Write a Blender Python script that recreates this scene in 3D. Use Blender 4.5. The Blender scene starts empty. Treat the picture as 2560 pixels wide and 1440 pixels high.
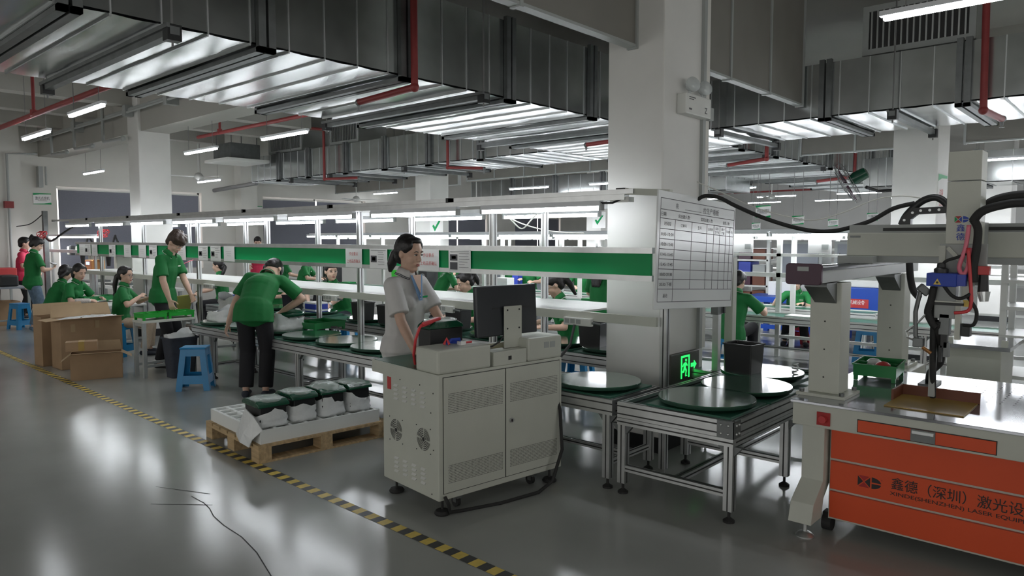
import bpy, math, random
from mathutils import Matrix, Vector
random.seed(7)
C = bpy.context.scene.collection
SC = bpy.context.scene
PI = math.pi

# ---------------------------------------------------------------- camera, world, exposure
cd = bpy.data.cameras.new('camera'); cam = bpy.data.objects.new('camera', cd); C.objects.link(cam)
A_ = math.atan(1620/1800); P_ = math.atan(124/1800)
Fv = Vector((-math.sin(A_)*math.cos(P_), math.cos(A_)*math.cos(P_), -math.sin(P_)))
Rv = Vector((math.cos(A_), math.sin(A_), 0)); Uv = Rv.cross(Fv)
mt = Matrix((Rv, Uv, -Fv)).transposed().to_4x4(); mt.translation = (0, 0, 1.65)
cam.matrix_world = mt
cd.sensor_width = 36; cd.lens = 36*1800/2560; cd.clip_start = .05; cd.clip_end = 200
SC.camera = cam
w = bpy.data.worlds.new('world'); SC.world = w; w.use_nodes = True
w.node_tree.nodes['Background'].inputs[0].default_value = (.6, .65, .7, 1)
w.node_tree.nodes['Background'].inputs[1].default_value = .3
SC.view_settings.view_transform = 'Standard'; SC.view_settings.look = 'None'
SC.view_settings.exposure = 0.62; SC.view_settings.gamma = 1; SC.view_settings.use_curve_mapping = False
LAMP = 21.0      # emission of the LED tubes
DAY = 2.1       # emission of the daylight panes behind the camera

# ---------------------------------------------------------------- materials
MT = {}
def mat(name, col, rough=.5, metal=0, noise=0, nscale=8, bump=0, bscale=40, emit=0, alpha=1, spec=.5, stretch=None, trans=0, coat=0):
    if name in MT: return MT[name]
    m = bpy.data.materials.new(name); m.use_nodes = True; nt = m.node_tree; b = nt.nodes['Principled BSDF']
    c4 = (col[0], col[1], col[2], 1)
    b.inputs['Base Color'].default_value = c4; b.inputs['Roughness'].default_value = rough
    b.inputs['Metallic'].default_value = metal; b.inputs['Specular IOR Level'].default_value = spec
    if coat: b.inputs['Coat Weight'].default_value = coat; b.inputs['Coat Roughness'].default_value = .08
    if trans: b.inputs['Transmission Weight'].default_value = trans
    if alpha < 1: b.inputs['Alpha'].default_value = alpha
    if emit:
        b.inputs['Emission Color'].default_value = c4; b.inputs['Emission Strength'].default_value = emit
    if noise or bump:
        tc = nt.nodes.new('ShaderNodeTexCoord'); src = tc.outputs['Object']
        if stretch:
            mp = nt.nodes.new('ShaderNodeMapping'); mp.inputs['Scale'].default_value = stretch
            nt.links.new(src, mp.inputs[0]); src = mp.outputs[0]
    if noise:
        n = nt.nodes.new('ShaderNodeTexNoise'); n.inputs['Scale'].default_value = nscale; n.inputs['Detail'].default_value = 5
        nt.links.new(src, n.inputs['Vector'])
        r = nt.nodes.new('ShaderNodeValToRGB')
        r.color_ramp.elements[0].position = .3; r.color_ramp.elements[1].position = .7
        r.color_ramp.elements[0].color = tuple(max(0, x*(1-noise)) for x in col)+(1,)
        r.color_ramp.elements[1].color = tuple(min(1, x*(1+noise)) for x in col)+(1,)
        nt.links.new(n.outputs[0], r.inputs[0]); nt.links.new(r.outputs[0], b.inputs['Base Color'])
        mr = nt.nodes.new('ShaderNodeMapRange'); mr.inputs[3].default_value = max(.02, rough-.12*noise*5*rough); mr.inputs[4].default_value = min(1, rough+.12*noise*5*rough)
        nt.links.new(n.outputs[0], mr.inputs[0]); nt.links.new(mr.outputs[0], b.inputs['Roughness'])
    if bump:
        n2 = nt.nodes.new('ShaderNodeTexNoise'); n2.inputs['Scale'].default_value = bscale; n2.inputs['Detail'].default_value = 3
        nt.links.new(src, n2.inputs['Vector'])
        bp = nt.nodes.new('ShaderNodeBump'); bp.inputs['Strength'].default_value = bump; bp.inputs['Distance'].default_value = .01
        nt.links.new(n2.outputs[0], bp.inputs['Height']); nt.links.new(bp.outputs[0], b.inputs['Normal'])
    MT[name] = m
    return m
mat('floor', (.36, .37, .355), .17, 0, .08, 1.2, .03, 3.5, spec=.4)
mat('wall', (.70, .69, .645), .7, 0, .04, 1.5)
mat('wall_grey', (.62, .62, .60), .7, 0, .04, 1.5)
mat('wall_dark', (.17, .165, .15), .8, 0, .06, 1)  # unseen walls, made dark so the duct side reflects less light
mat('pillar', (.74, .735, .71), .55, 0, .03, 3)
mat('ceiling', (.43, .42, .385), .8, 0, .05, 1)
mat('barrier', (.22, .21, .19), .6, 0, .06, 3)
mat('galv', (.58, .605, .605), .2, .94, .12, 4, .06, 1.6)
mat('galv_rib', (.6, .62, .62), .4, .9)
mat('steel', (.19, .20, .20), .48, .8, .15, 9)
mat('rod', (.25, .25, .25), .5, .7)
mat('alu', (.60, .61, .61), .34, .9, .06, 12)
mat('groove', (.035, .035, .035), .6)
mat('white_paint', (.72, .73, .70), .38, 0, .03, 6)
mat('cream', (.56, .575, .51), .42, 0, .03, 5, .04, 180)
mat('grey_paint', (.38, .40, .39), .45, 0, .04, 6)
mat('black', (.018, .019, .02), .42, 0)
mat('black_matte', (.02, .021, .023), .75)
mat('rubber', (.022, .022, .022), .7)
mat('darkscreen', (.018, .022, .028), .32)
mat('red_pipe', (.26, .035, .035), .45, 0, .1, 6)
mat('red', (.55, .05, .05), .45)
mat('pink', (.85, .22, .30), .4)
mat('tube_light', (.93, .96, 1.0), .5, emit=LAMP)
mat('lamp_body', (.75, .77, .8), .4)
mat('green_board', (.003, .33, .10), .42, 0, .04, 3, spec=.3)
mat('belt', (.03, .13, .085), .35, 0, .12, 8)
mat('plate', (.012, .10, .05), .17, 0, .1, 5, 0, 6, spec=1.0, coat=1.0)
mat('plate_edge', (.012, .06, .035), .5)
mat('tray_green', (.01, .36, .03), .35)
mat('tray_dark', (.012, .24, .06), .4)
mat('stool_blue', (.015, .24, .52), .3, 0, .05, 10)
mat('stool_red', (.55, .03, .06), .35)
mat('blue_machine', (.012, .07, .42), .45)
mat('cardboard', (.36, .235, .135), .8, 0, .07, 6, .06, 60)
mat('card_in', (.26, .165, .09), .85, 0, .08, 6)
mat('card_light', (.5, .36, .22), .8, 0, .06, 6)
mat('tape_clear', (.45, .33, .2), .2)
mat('wood', (.50, .36, .2), .75, 0, .25, 3, .1, 40, stretch=(1, 12, 12))
mat('foam', (.80, .82, .80), .7)
mat('bag', (.78, .80, .80), .25, 0, .03, 4, .5, 14)
mat('film', (.75, .85, .80), .12, 0, 0, 1, .8, 22, alpha=.35, spec=.9)
mat('battery_green', (.006, .07, .035), .22, 0, .1, 10, .4, 20)
mat('paper', (.88, .88, .87), .6)
mat('ink', (.10, .10, .11), .6)
mat('ink_red', (.6, .12, .12), .6)
mat('board_white', (.82, .84, .84), .2)
mat('orange', (.70, .085, .022), .42, 0, .05, 2)
mat('orange_dark', (.48, .05, .015), .45, 0, .05, 2)
mat('logo_black', (.03, .02, .02), .5)
mat('logo_red', (.4, .02, .02), .5)
mat('logo_blue', (.02, .06, .42), .5)
mat('purple', (.055, .012, .035), .4)
mat('machine_top', (.40, .41, .44), .1, .7, .03, 6)
mat('tray_brown', (.16, .05, .025), .5)
mat('mdf', (.38, .25, .06), .4, 0, .1, 7)
mat('yellow', (.78, .58, .12), .5, 0, .1, 20)
mat('tape_black', (.05, .05, .05), .5, 0, .2, 20)
mat('exit_green', (.02, .95, .12), .5, emit=1.1)
mat('exit_body', (.06, .06, .05), .4)
mat('glassy', (.85, .88, .88), .06, .6)
mat('blind', (.21, .215, .26), .8, 0, .04, 30)
mat('blind_glow', (1, .93, .9), .8, emit=.9)
mat('day', (.97, .96, .93), .8, emit=DAY)
mat('plastic_clear', (.75, .8, .8), .15, alpha=.5)
mat('copper', (.6, .3, .12), .35, .9)
mat('screen_blue', (.35, .55, .95), .4, emit=1.2)
mat('hose_red', (.7, .06, .07), .4)
mat('blue_battery', (.03, .06, .42), .4)
mat('olive', (.27, .28, .05), .6)
mat('white_cable', (.8, .8, .75), .4)
mat('cabinet_grey', (.25, .27, .30), .5)
mat('lime', (.05, .75, .05), .4)
mat('denim', (.12, .18, .25), .85, 0, .22, 22)
mat('cloth_black', (.012, .012, .015), .85, 0, .1, 30)
mat('shirt_green', (.004, .16, .034), .75, 0, .06, 20, .25, 9)
mat('shirt_white', (.62, .61, .60), .8, 0, .03, 20, .3, 9)
mat('shirt_red', (.62, .03, .09), .75, 0, .06, 20)
mat('trim_white', (.55, .6, .5), .7)
mat('placket', (.16, .28, .48), .7)
mat('skin', (.62, .41, .31), .5, 0, .05, 30, spec=.35)
mat('lip', (.38, .13, .11), .45)
mat('hair', (.012, .010, .010), .42, 0, .2, 60, .3, 70)
mat('hair_brown', (.045, .026, .016), .5, 0, .3, 60, .6, 90)
mat('eye_white', (.75, .73, .7), .2)
mat('iris', (.02, .012, .01), .15)
mat('sleeve_print', (.55, .50, .46), .8, 0, .35, 90)
mat('cloth_beige', (.5, .4, .3), .85, 0, .1, 20)
mat('cloth_dark', (.035, .04, .055), .85, 0, .2, 20)

# ---------------------------------------------------------------- mesh helpers
def wmat(o):
    m = Matrix.Identity(4)
    while o is not None:
        m = o.matrix_basis @ m; o = o.parent
    return m
class MB:
    def __init__(s): s.v = []; s.f = []; s.mi = []; s.m = 0
    def add(s, vs, fs):
        n = len(s.v); s.v += [tuple(x) for x in vs]
        for f in fs: s.f.append(tuple(i+n for i in f)); s.mi.append(s.m)
        return s
    def box(s, x0, y0, z0, x1, y1, z1, M=None):
        vs = [(x, y, z) for z in (z0, z1) for y in (y0, y1) for x in (x0, x1)]
        if M is not None: vs = [M @ Vector(p) for p in vs]
        return s.add(vs, [(0, 2, 3, 1), (4, 5, 7, 6), (0, 1, 5, 4), (2, 6, 7, 3), (0, 4, 6, 2), (1, 3, 7, 5)])
    def cbox(s, c, sz, M=None):
        m = Matrix.Translation(c)
        if M is not None: m = m @ M.to_4x4()
        return s.box(-sz[0]/2, -sz[1]/2, -sz[2]/2, sz[0]/2, sz[1]/2, sz[2]/2, m)
    def bar(s, p, q, w, h, up=(0, 0, 1)):      # rectangular bar from p to q
        p, q = Vector(p), Vector(q); d = (q-p).normalized(); u = Vector(up)
        if abs(d.dot(u)) > .98: u = Vector((0, 1, 0))
        a = d.cross(u).normalized()*w/2; b = a.cross(d).normalized()*h/2
        vs = [c+i*a+j*b for c in (p, q) for (i, j) in ((-1, -1), (1, -1), (1, 1), (-1, 1))]
        return s.add(vs, [(0, 1, 2, 3), (4, 7, 6, 5), (0, 4, 5, 1), (1, 5, 6, 2), (2, 6, 7, 3), (3, 7, 4, 0)])
    def tube(s, pts, r, n=8, cap=True):
        pts = [Vector(p) for p in pts]; k = len(pts)
        rs = r if isinstance(r, (list, tuple)) else [r]*k
        d0 = (pts[1]-pts[0]).normalized(); u = Vector((0, 0, 1)) if abs(d0.z) < .9 else Vector((1, 0, 0))
        a = d0.cross(u).normalized(); vs = []
        for i, p in enumerate(pts):
            d = (pts[min(i+1, k-1)]-pts[max(i-1, 0)]).normalized()
            a = (a-d*a.dot(d)).normalized(); b = d.cross(a)
            for j in range(n):
                t = 2*PI*j/n; vs.append(p+(a*math.cos(t)+b*math.sin(t))*rs[i])
        fs = []
        for i in range(k-1):
            for j in range(n):
                j2 = (j+1) % n; fs.append((i*n+j, i*n+j2, (i+1)*n+j2, (i+1)*n+j))
        if cap: fs.append(tuple(range(n-1, -1, -1))); fs.append(tuple((k-1)*n+j for j in range(n)))
        return s.add(vs, fs)
    def cyl(s, p, q, r, r2=None, n=16): return s.tube([p, q], [r, r if r2 is None else r2], n)
    def lathe(s, prof, c, n=32, M=None):
        vs = []; k = len(prof)
        for (r, z) in prof:
            for j in range(n):
                t = 2*PI*j/n; p = Vector((r*math.cos(t), r*math.sin(t), z))
                if M is not None: p = M @ p
                vs.append(p+Vector(c))
        fs = []
        for i in range(k-1):
            for j in range(n):
                j2 = (j+1) % n; fs.append((i*n+j, i*n+j2, (i+1)*n+j2, (i+1)*n+j))
        fs.append(tuple(range(n-1, -1, -1))); fs.append(tuple((k-1)*n+j for j in range(n)))
        return s.add(vs, fs)
    def prism(s, poly, o, a, b, n, d):         # 2D outline in axes a,b at origin o pushed d along n
        o, a, b, n = Vector(o), Vector(a), Vector(b), Vector(n); k = len(poly)
        vs = [o+a*x+b*y for x, y in poly]+[o+a*x+b*y+n*d for x, y in poly]
        fs = [tuple(range(k-1, -1, -1)), tuple(range(k, 2*k))]+[(i, (i+1) % k, k+(i+1) % k, k+i) for i in range(k)]
        return s.add(vs, fs)
    def sph(s, c, r, n=12, m=8, M=None):
        if not isinstance(r, (tuple, list)): r = (r, r, r)
        vs = []
        for i in range(m+1):
            t = PI*i/m
            for j in range(n):
                u = 2*PI*j/n; p = Vector((r[0]*math.sin(t)*math.cos(u), r[1]*math.sin(t)*math.sin(u), r[2]*math.cos(t)))
                if M is not None: p = M @ p
                vs.append(p+Vector(c))
        fs = [(i*n+j, (i+1)*n+j, (i+1)*n+(j+1) % n, i*n+(j+1) % n) for i in range(m) for j in range(n)]
        return s.add(vs, fs)
    def obj(s, name, mats, parent=None, bev=0, smooth=False):
        me = bpy.data.meshes.new(name)
        vs = s.v
        if parent is not None:
            inv = wmat(parent).inverted(); vs = [inv @ Vector(p) for p in vs]
        me.from_pydata([tuple(p) for p in vs], [], s.f)
        if not isinstance(mats, (list, tuple)): mats = [mats]
        for m in mats: me.materials.append(MT[m])
        for p, i in zip(me.polygons, s.mi): p.material_index = i
        if smooth:
            for p in me.polygons: p.use_smooth = True
        me.update()
        o = bpy.data.objects.new(name, me); C.objects.link(o)
        if parent is not None: o.parent = parent
        if bev:
            b = o.modifiers.new('bevel', 'BEVEL'); b.width = bev; b.segments = 2; b.limit_method = 'ANGLE'; b.harden_normals = False
        if smooth == 2:
            e = o.modifiers.new('split', 'EDGE_SPLIT'); e.split_angle = math.radians(40)
        return o
def tag(o, label, cat, group=None, kind=None):
    o['label'] = label; o['category'] = cat
    if group: o['group'] = group
    if kind: o['kind'] = kind
    return o
def T(name, label, cat, loc=(0, 0, 0), rz=0, group=None):
    o = bpy.data.objects.new(name, None); C.objects.link(o); o.empty_display_size = .1
    o.location = loc; o.rotation_euler = (0, 0, rz)
    return tag(o, label, cat, group)
def struct(o, label=None):
    o['kind'] = 'structure'
    if label: o['label'] = label
    return o
def dup(root, loc, rz=0, label=None, group=None):
    def cp(o, par):
        c = o.copy(); C.objects.link(c)
        if par is not None: c.parent = par
        for ch in list(o.children): cp(ch, c)
        return c
    r = cp(root, None); r.location = loc; r.rotation_euler = (0, 0, rz)
    if label: r['label'] = label
    if group: r['group'] = group
    return r
ORD = 'first second third fourth fifth sixth seventh eighth ninth tenth eleventh twelfth thirteenth fourteenth fifteenth sixteenth'.split()
def txt(parent, body, o, a, b, h, m, name='lettering', width=None, align='l', proud=.0015, bold=.004):
    """flat lettering in the plane spanned by unit vectors a (right) and b (up), of cap height about h"""
    c = bpy.data.curves.new(name, 'FONT'); c.body = body; c.size = 1; c.extrude = 0; c.offset = bold
    t = bpy.data.objects.new(name, c); C.objects.link(t)
    me = bpy.data.meshes.new_from_object(t)
    bpy.data.objects.remove(t); bpy.data.curves.remove(c)
    xs = [v.co.x for v in me.vertices]
    if not xs: return None
    x0, x1 = min(xs), max(xs); sx = h/.75; sy = h/.75
    if width: sx = width/(x1-x0)
    a, b, o = Vector(a), Vector(b), Vector(o); n = a.cross(b)
    off = {'l': x0, 'c': (x0+x1)/2}[align]
    inv = wmat(parent).inverted()
    for v in me.vertices:
        v.co = inv @ (o+a*((v.co.x-off)*sx)+b*(v.co.y*sy)+n*proud)
    me.materials.clear(); me.materials.append(MT[m]); me.update()
    ob = bpy.data.objects.new(name, me); C.objects.link(ob); ob.parent = parent
    return ob

# ---------------------------------------------------------------- the room
XL, XR, YB, YF, ZC = -18.2, 7.0, -6.0, 29.0, 4.35
fl = struct(MB().box(XL-.3, YB-.3, -.15, XR+.3, YF+.3, 0).obj('floor', 'floor'), 'grey glossy epoxy floor')
struct(MB().box(XL-.3, YB-.3, ZC, XR+.3, YF+.3, ZC+.2).obj('ceiling', 'ceiling'))
def wall_x(name, x, d, holes, m='wall'):      # wall in plane X with window holes (y0, y1, z0, z1)
    b = MB(); x0, x1 = sorted((x, x+d)); y = YB
    for (a, e, z0, z1) in sorted(holes):
        b.box(x0, y, 0, x1, a, ZC); b.box(x0, a, 0, x1, e, z0); b.box(x0, a, z1, x1, e, ZC); y = e
    b.box(x0, y, 0, x1, YF, ZC)
    return struct(b.obj(name, m))
WIN = [(5.17, 8.42, .9, 2.8), (10.1, 13.5, .9, 2.78), (16.0, 18.9, .9, 2.5), (20.4, 23.2, .9, 2.5)]
wall_x('wall_left', XL, -.3, WIN)
def wall_y(name, y, d, holes, m='wall'):
    b = MB(); y0, y1 = sorted((y, y+d)); x = XL
    for (a, e, z0, z1) in sorted(holes):
        b.box(x, y0, 0, a, y1, ZC); b.box(a, y0, 0, e, y1, z0); b.box(a, y0, z1, e, y1, ZC); x = e
    b.box(x, y0, 0, XR, y1, ZC)
    return struct(b.obj(name, m))
wall_y('wall_back', YF, .3, [], 'wall_grey')
REAR = [(-16, -13, .9, 2.7), (-11.5, -8.5, .9, 2.7), (-7, -4, .9, 2.7), (-2.5, .5, .9, 2.7), (2, 5, .9, 2.7)]
wall_y('wall_front', YB, -.3, REAR, 'wall_dark')
RIGHT = [(-4, -1, .9, 2.7), (1, 4, .9, 2.7), (6, 9, .9, 2.7), (12, 15, .9, 2.7)]
wall_x('wall_right', XR, .3, RIGHT, 'wall_dark')
n_ = 0
for (y0, y1, z0, z1) in WIN:                   # windows behind drawn roller blinds
    n_ += 1
    fr = MB()
    for y in (y0+.02, (y0+y1)/2, y1-.02): fr.box(XL-.2, y-.025, z0, XL-.15, y+.025, z1)
    for z in (z0+.02, z1-.02): fr.box(XL-.2, y0, z-.02, XL-.15, y1, z+.02)
    wn = struct(fr.obj('window_%d' % n_, 'white_paint'))
    MB().box(XL-.26, y0, z0, XL-.24, y1, z1).obj('pane', 'blind_glow', wn)['kind'] = 'structure'
    ym = (y0+y1)/2
    spans = [(y0+.05, y1-.06)] if n_ == 1 else [(y0+.03, ym-.03), (ym+.03, y1-.05)]
    for k, (a, e) in enumerate(spans):
        nm = ['behind the white column', 'wall right of the column', 'far end of the left wall', 'farthest corner of the wall'][n_-1]
        t = T('roller_blind', 'grey roller blind over %s window, %s' % ('the' if n_ == 1 else ('the left half of' if k == 0 else 'the right half of'), nm), 'blind', (XL-.07, (a+e)/2, z0))
        MB().box(XL-.075, a, z0+.02, XL-.07, e, z1-.05).obj('blind_fabric', 'blind', t)
        MB().cyl((XL-.07, a, z1-.06), (XL-.07, e, z1-.06), .02, n=10).obj('roller', 'white_paint', t)
        MB().box(XL-.085, a, z0, XL-.06, e, z0+.025).obj('bottom_bar', 'grey_paint', t)
for (x0, x1, z0, z1) in REAR:
    n_ += 1
    fr = MB()
    for x in (x0+.02, (x0+x1)/2, x1-.02): fr.box(x-.03, YB-.16, z0, x+.03, YB-.1, z1)
    wn = struct(fr.obj('window_%d' % n_, 'white_paint'))
    MB().box(x0, YB-.2, z0, x1, YB-.18, z1).obj('pane', 'day', wn)['kind'] = 'structure'
for (y0, y1, z0, z1) in RIGHT:
    n_ += 1
    fr = MB()
    for y in (y0+.02, (y0+y1)/2, y1-.02): fr.box(XR+.1, y-.03, z0, XR+.16, y+.03, z1)
    wn = struct(fr.obj('window_%d' % n_, 'white_paint'))
    MB().box(XR+.18, y0, z0, XR+.2, y1, z1).obj('pane', 'day', wn)['kind'] = 'structure'
def pillar(x0, y0, x1, y1, label, base=.12):
    p = struct(MB().box(x0, y0, 0, x1, y1, ZC).obj('pillar', 'pillar', bev=.012), label)
    struct(MB().box(x0-.012, y0-.012, 0, x1+.012, y1+.012, base).obj('dark_base', 'black_matte', p))  # dark band around the pillar foot
    return p
pillar(-3.3, 4.8, -2.8, 5.49, 'wide white concrete pillar beside the white board')
pillar(-13.05, 4.8, -12.61, 5.32, 'white concrete pillar in front of the left wall windows')
pillar(-12.45, 10.6, -11.95, 11.15, 'white concrete pillar behind the second assembly line')
pillar(-2.7, 10.55, -2.17, 11.2, 'white concrete pillar behind the laser machine')
pillar(-2.7, 17, -2.2, 17.6, 'far white pillar'); pillar(-12.4, 17, -11.9, 17.6, 'far white pillar')
# wall column steps on the left wall
struct(MB().box(XL, 9.3, 0, XL+.35, 9.75, ZC).obj('trim_1', 'wall'))
struct(MB().box(XL, 4.0, 0, XL+.25, 4.45, ZC).obj('trim_2', 'wall'))
# concrete beams
def beam(x0, y0, x1, y1, z, m='ceiling'): return struct(MB().box(x0, y0, z, x1, y1, ZC).obj('ceiling_beam', m))
beam(XL, 4.85, -7.15, 5.3, 3.42)
beam(XL, 10.65, -7.2, 11.1, 3.6)
beam(XL, -.3, -7.2, .1, 3.55)
for x in (-16.6, -14.7, -12.95, -11.0, -9.2):
    for (a, e) in ((YB, -.3), (.1, 4.85), (5.3, 8.2), (11.1, 24)): beam(x-.14, a, x+.14, e, 3.85)
beam(-2.2, 11.2, 6.9, 11.5, 3.4)
beam(-.4, -5.9, -.1, 8.0, 3.9); beam(2.6, -5.9, 2.9, 8.0, 3.9)
# ---------------------------------------------------------------- air ducts
def panel_strip(b, axis, a0, a1, c0, c1, z, pitch, amp):
    """bottom skin of a duct: cross panels between standing seams, each a little dished"""
    n = max(1, round((a1-a0)/pitch)); st = (a1-a0)/n
    for i in range(n):
        p0, p1 = a0+i*st, a0+(i+1)*st; K = 7; vs = []; tl = random.uniform(-amp, amp)
        for k in range(K+1):
            c = c0+(c1-c0)*k/K; e = 0 if k in (0, K) else random.uniform(-amp, amp)*1.6
            for q, f in ((p0, 0), ((p0+p1)/2, 1), (p1, 0)):
                zz = z+f*(e-abs(amp))+(tl if q == p1 else 0)*.0
                vs.append((c, q, zz) if axis == 'y' else (q, c, zz))
        fs = []
        for k in range(K):
            for j in range(2):
                a = k*3+j; f = (a, a+1, a+4, a+3); fs.append(f if axis == 'y' else f[::-1])
        b.add(vs, fs)
def duct(name, label, axis, a0, a1, c0, c1, z0, z1, flanges, bars, pitch=.3, ends=True):
    t = T(name, label, 'air duct', ((c0+c1)/2, (a0+a1)/2, z0) if axis == 'y' else ((a0+a1)/2, (c0+c1)/2, z0))
    B = (lambda b, a, e, c, d, z, y: b.box(c, a, z, d, e, y)) if axis == 'y' else (lambda b, a, e, c, d, z, y: b.box(a, c, z, e, d, y))
    b = MB(); B(b, a0, a1, c0, c1, z0+.012, z1)
    n = max(1, round((a1-a0)/pitch)); st = (a1-a0)/n
    b.obj('casing', 'galv', t)
    p = MB(); panel_strip(p, axis, a0, a1, c0, c1, z0, pitch, .007); p.obj('bottom_panels', 'galv', t, smooth=2)
    s = MB()
    for i in range(n+1):
        q = a0+i*st
        B(s, q-.006, q+.006, c0, c1, z0-.014, z0+.004); B(s, q-.005, q+.005, c1, c1+.008, z0, z1); B(s, q-.005, q+.005, c0-.008, c0, z0, z1)
    s.obj('standing_seams', 'galv_rib', t)
    for q in flanges:
        f = MB()
        for (d0, d1) in ((-.065, -.01), (.01, .065)):
            B(f, q+d0, q+d1, c0-.05, c1+.05, z0-.05, z0-.016)
            B(f, q+d0, q+d1, c1+.004, c1+.05, z0-.05, z1+.03); B(f, q+d0, q+d1, c0-.05, c0-.004, z0-.05, z1+.03)
        fo = f.obj('flange', 'steel', t)
    for q in bars:
        f = MB(); B(f, q-.03, q+.03, c0-.14, c1+.14, z0-.085, z0-.035); B(f, q-.05, q-.03, c0-.14, c1+.14, z0-.045, z0-.018)
        fo = f.obj('hanger_bar', 'steel', t)
        for c in (c0-.1, c1+.1):
            e = MB(); B(e, q-.045, q+.045, c-.035, c+.035, z0-.12, z0-.02); e.obj('rod_nut', 'black', fo)
            P = (c, q) if axis == 'y' else (q, c); MB().cyl((P[0], P[1], z0-.15), (P[0], P[1], ZC), .008, n=6).obj('threaded_rod', 'rod', fo)
    return t
duct('air_duct', 'wide galvanised duct crossing overhead above the near assembly line', 'y', -4.0, 22, -7.06, -4.76, 3.0, 3.73,
     [-2.4, -1.1, .2, 1.45, 2.68, 3.94, 5.23, 6.58, 7.9, 10.4, 11.7, 13, 14.3, 17, 18.5, 20], [-.8, 2.0, 4.79, 7.3, 11.1, 13.7, 16.2])
duct('air_duct', 'ribbed galvanised branch duct ending in mid air at left', 'x', -16.3, -7.07, 8.78, 10.28, 3.0, 3.58,
     [-15.05, -13.82, -12.45, -11.18, -9.91, -8.6], [-14.4, -12.9, -10.5], .29)
duct('air_duct', 'galvanised branch duct running to the right behind the near pillar', 'x', -4.75, 6.9, 8.25, 9.8, 2.98, 3.56,
     [-2.8, -1.5, 0, 1.5, 3, 4.5], [-4.0, -2.1, .8, 3.8], .3)
duct('air_duct', 'distant galvanised branch duct, third across the hall', 'x', -14.9, -7.07, 14.8, 16.0, 2.7, 3.27, [-13.3, -11.8, -10.3, -8.8], [-12.5, -9.5], .4)
duct('air_duct', 'distant galvanised branch duct behind the laser machine column', 'x', -4.4, 6.9, 15.2, 16.4, 2.65, 3.2, [-2.5, -.5, 1.5], [-3.5, .5], .4)

# smoke barrier boards hung across the hall
def barrier(name, label, axis, a0, a1, c, z0, z1, step=1.1, th=.06):
    t = T(name, label, 'smoke barrier', (c, (a0+a1)/2, z0) if axis == 'y' else ((a0+a1)/2, c, z0))
    n = max(1, round((a1-a0)/step)); st = (a1-a0)/n
    for i in range(n):
        p0, p1 = a0+i*st+.006, a0+(i+1)*st-.006
        b = MB(); (b.box(c-th/2, p0, z0, c+th/2, p1, z1) if axis == 'y' else b.box(p0, c-th/2, z0, p1, c+th/2, z1)); b.obj('panel', 'barrier', t)
    r = MB()
    for i in range(n+1):
        q = a0+i*st; (r.box(c-th/2-.015, q-.015, z0-.03, c+th/2+.015, q+.015, z1) if axis == 'y' else r.box(q-.015, c-th/2-.015, z0-.03, q+.015, c+th/2+.015, z1))
    (r.box(c-th/2-.01, a0, z0-.02, c+th/2+.01, a1, z0) if axis == 'y' else r.box(a0, c-th/2-.01, z0-.02, a1, c+th/2+.01, z0))
    r.obj('joint_strips', 'grey_paint', t)
barrier('smoke_barrier', 'long brown grey smoke barrier board meeting the near pillar', 'y', -5.9, 4.79, -3.07, 3.12, ZC, 1.3)
barrier('smoke_barrier', 'brown grey smoke barrier board right of the near pillar', 'y', 5.5, 8.2, -3.07, 3.14, ZC, 1.0)
barrier('smoke_barrier', 'far smoke barrier board below the ribbed branch duct', 'x', -18.1, -12.9, 12.4, 2.98, 3.55, 1.0)
barrier('smoke_barrier', 'far smoke barrier board left of the near pillar', 'x', -12.6, -7.1, 12.4, 3.06, 3.7, 1.0)
barrier('smoke_barrier', 'smoke barrier board left of the pillar behind the laser machine', 'x', -4.4, -2.75, 11.9, 3.0, ZC, .8)
barrier('smoke_barrier', 'smoke barrier board right of the pillar behind the laser machine', 'x', -2.12, 6.8, 11.9, 3.0, ZC, 1.2)

# ---------------------------------------------------------------- sprinkler pipes
def pipe(label, pts, r=.028, m='red_pipe', name='sprinkler_pipe', cat='pipe', head=True, hang=()):
    t = T(name, label, cat, pts[0])
    b = MB()
    for p, q in zip(pts[:-1], pts[1:]): b.cyl(p, q, r, n=12)
    b.obj('pipe_run', m, t, smooth=2)
    f = MB()
    for p in pts[1:-1]: f.sph(p, r*1.35, 10, 8)
    if len(pts) > 2: f.obj('elbow', m, t, smooth=True)
    if head:
        e = Vector(pts[-1]); h = MB(); h.sph(e, r*1.2, 8, 6); h.cyl(e, e-Vector((0, 0, .07)), r*.7, r*.35, 8); h.cyl(e-Vector((0, 0, .08)), e-Vector((0, 0, .085)), r*.8, n=10)
        h.obj('sprinkler_head', 'steel', t)
    for (x, y, z) in hang:
        h = MB(); h.cyl((x, y, z), (x, y, ZC), .02, n=8); h.cyl((x, y, z-.02), (x, y, z+.06), r*1.3, n=10); h.obj('hanger', m, t)
    return t
pipe('long red sprinkler main under the ceiling at far left', [(-18.1, 2.8, 3.2), (-7.3, 2.8, 3.2)], .032, head=False, hang=[(-10.6, 2.8, 3.2), (-14.2, 2.8, 3.2)])
pipe('red sprinkler main right of the white column', [(-12.5, 5.75, 3.4), (-7.3, 5.75, 3.4)], .03, head=False, hang=[(-11.7, 5.75, 3.4), (-9, 5.75, 3.4)])
pipe('dark red drop pipe down the side of the wide duct to a sprinkler', [(-4.66, 3.97, ZC), (-4.66, 3.97, 2.90), (-5.55, 4.06, 2.90)], .03)
pipe('red drop pipe in front of the branch duct at right', [(-1.33, 8.13, ZC), (-1.31, 8.13, 2.86), (-1.26, 8.85, 2.86)], .032)
pipe('crooked red drop pipe in front of the ribbed branch duct end', [(-14.2, 8.6, 4.2), (-14.2, 8.6, 4.08), (-12.98, 8.6, 3.9), (-12.98, 8.6, 2.88), (-12.0, 8.75, 2.86)], .028)
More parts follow.
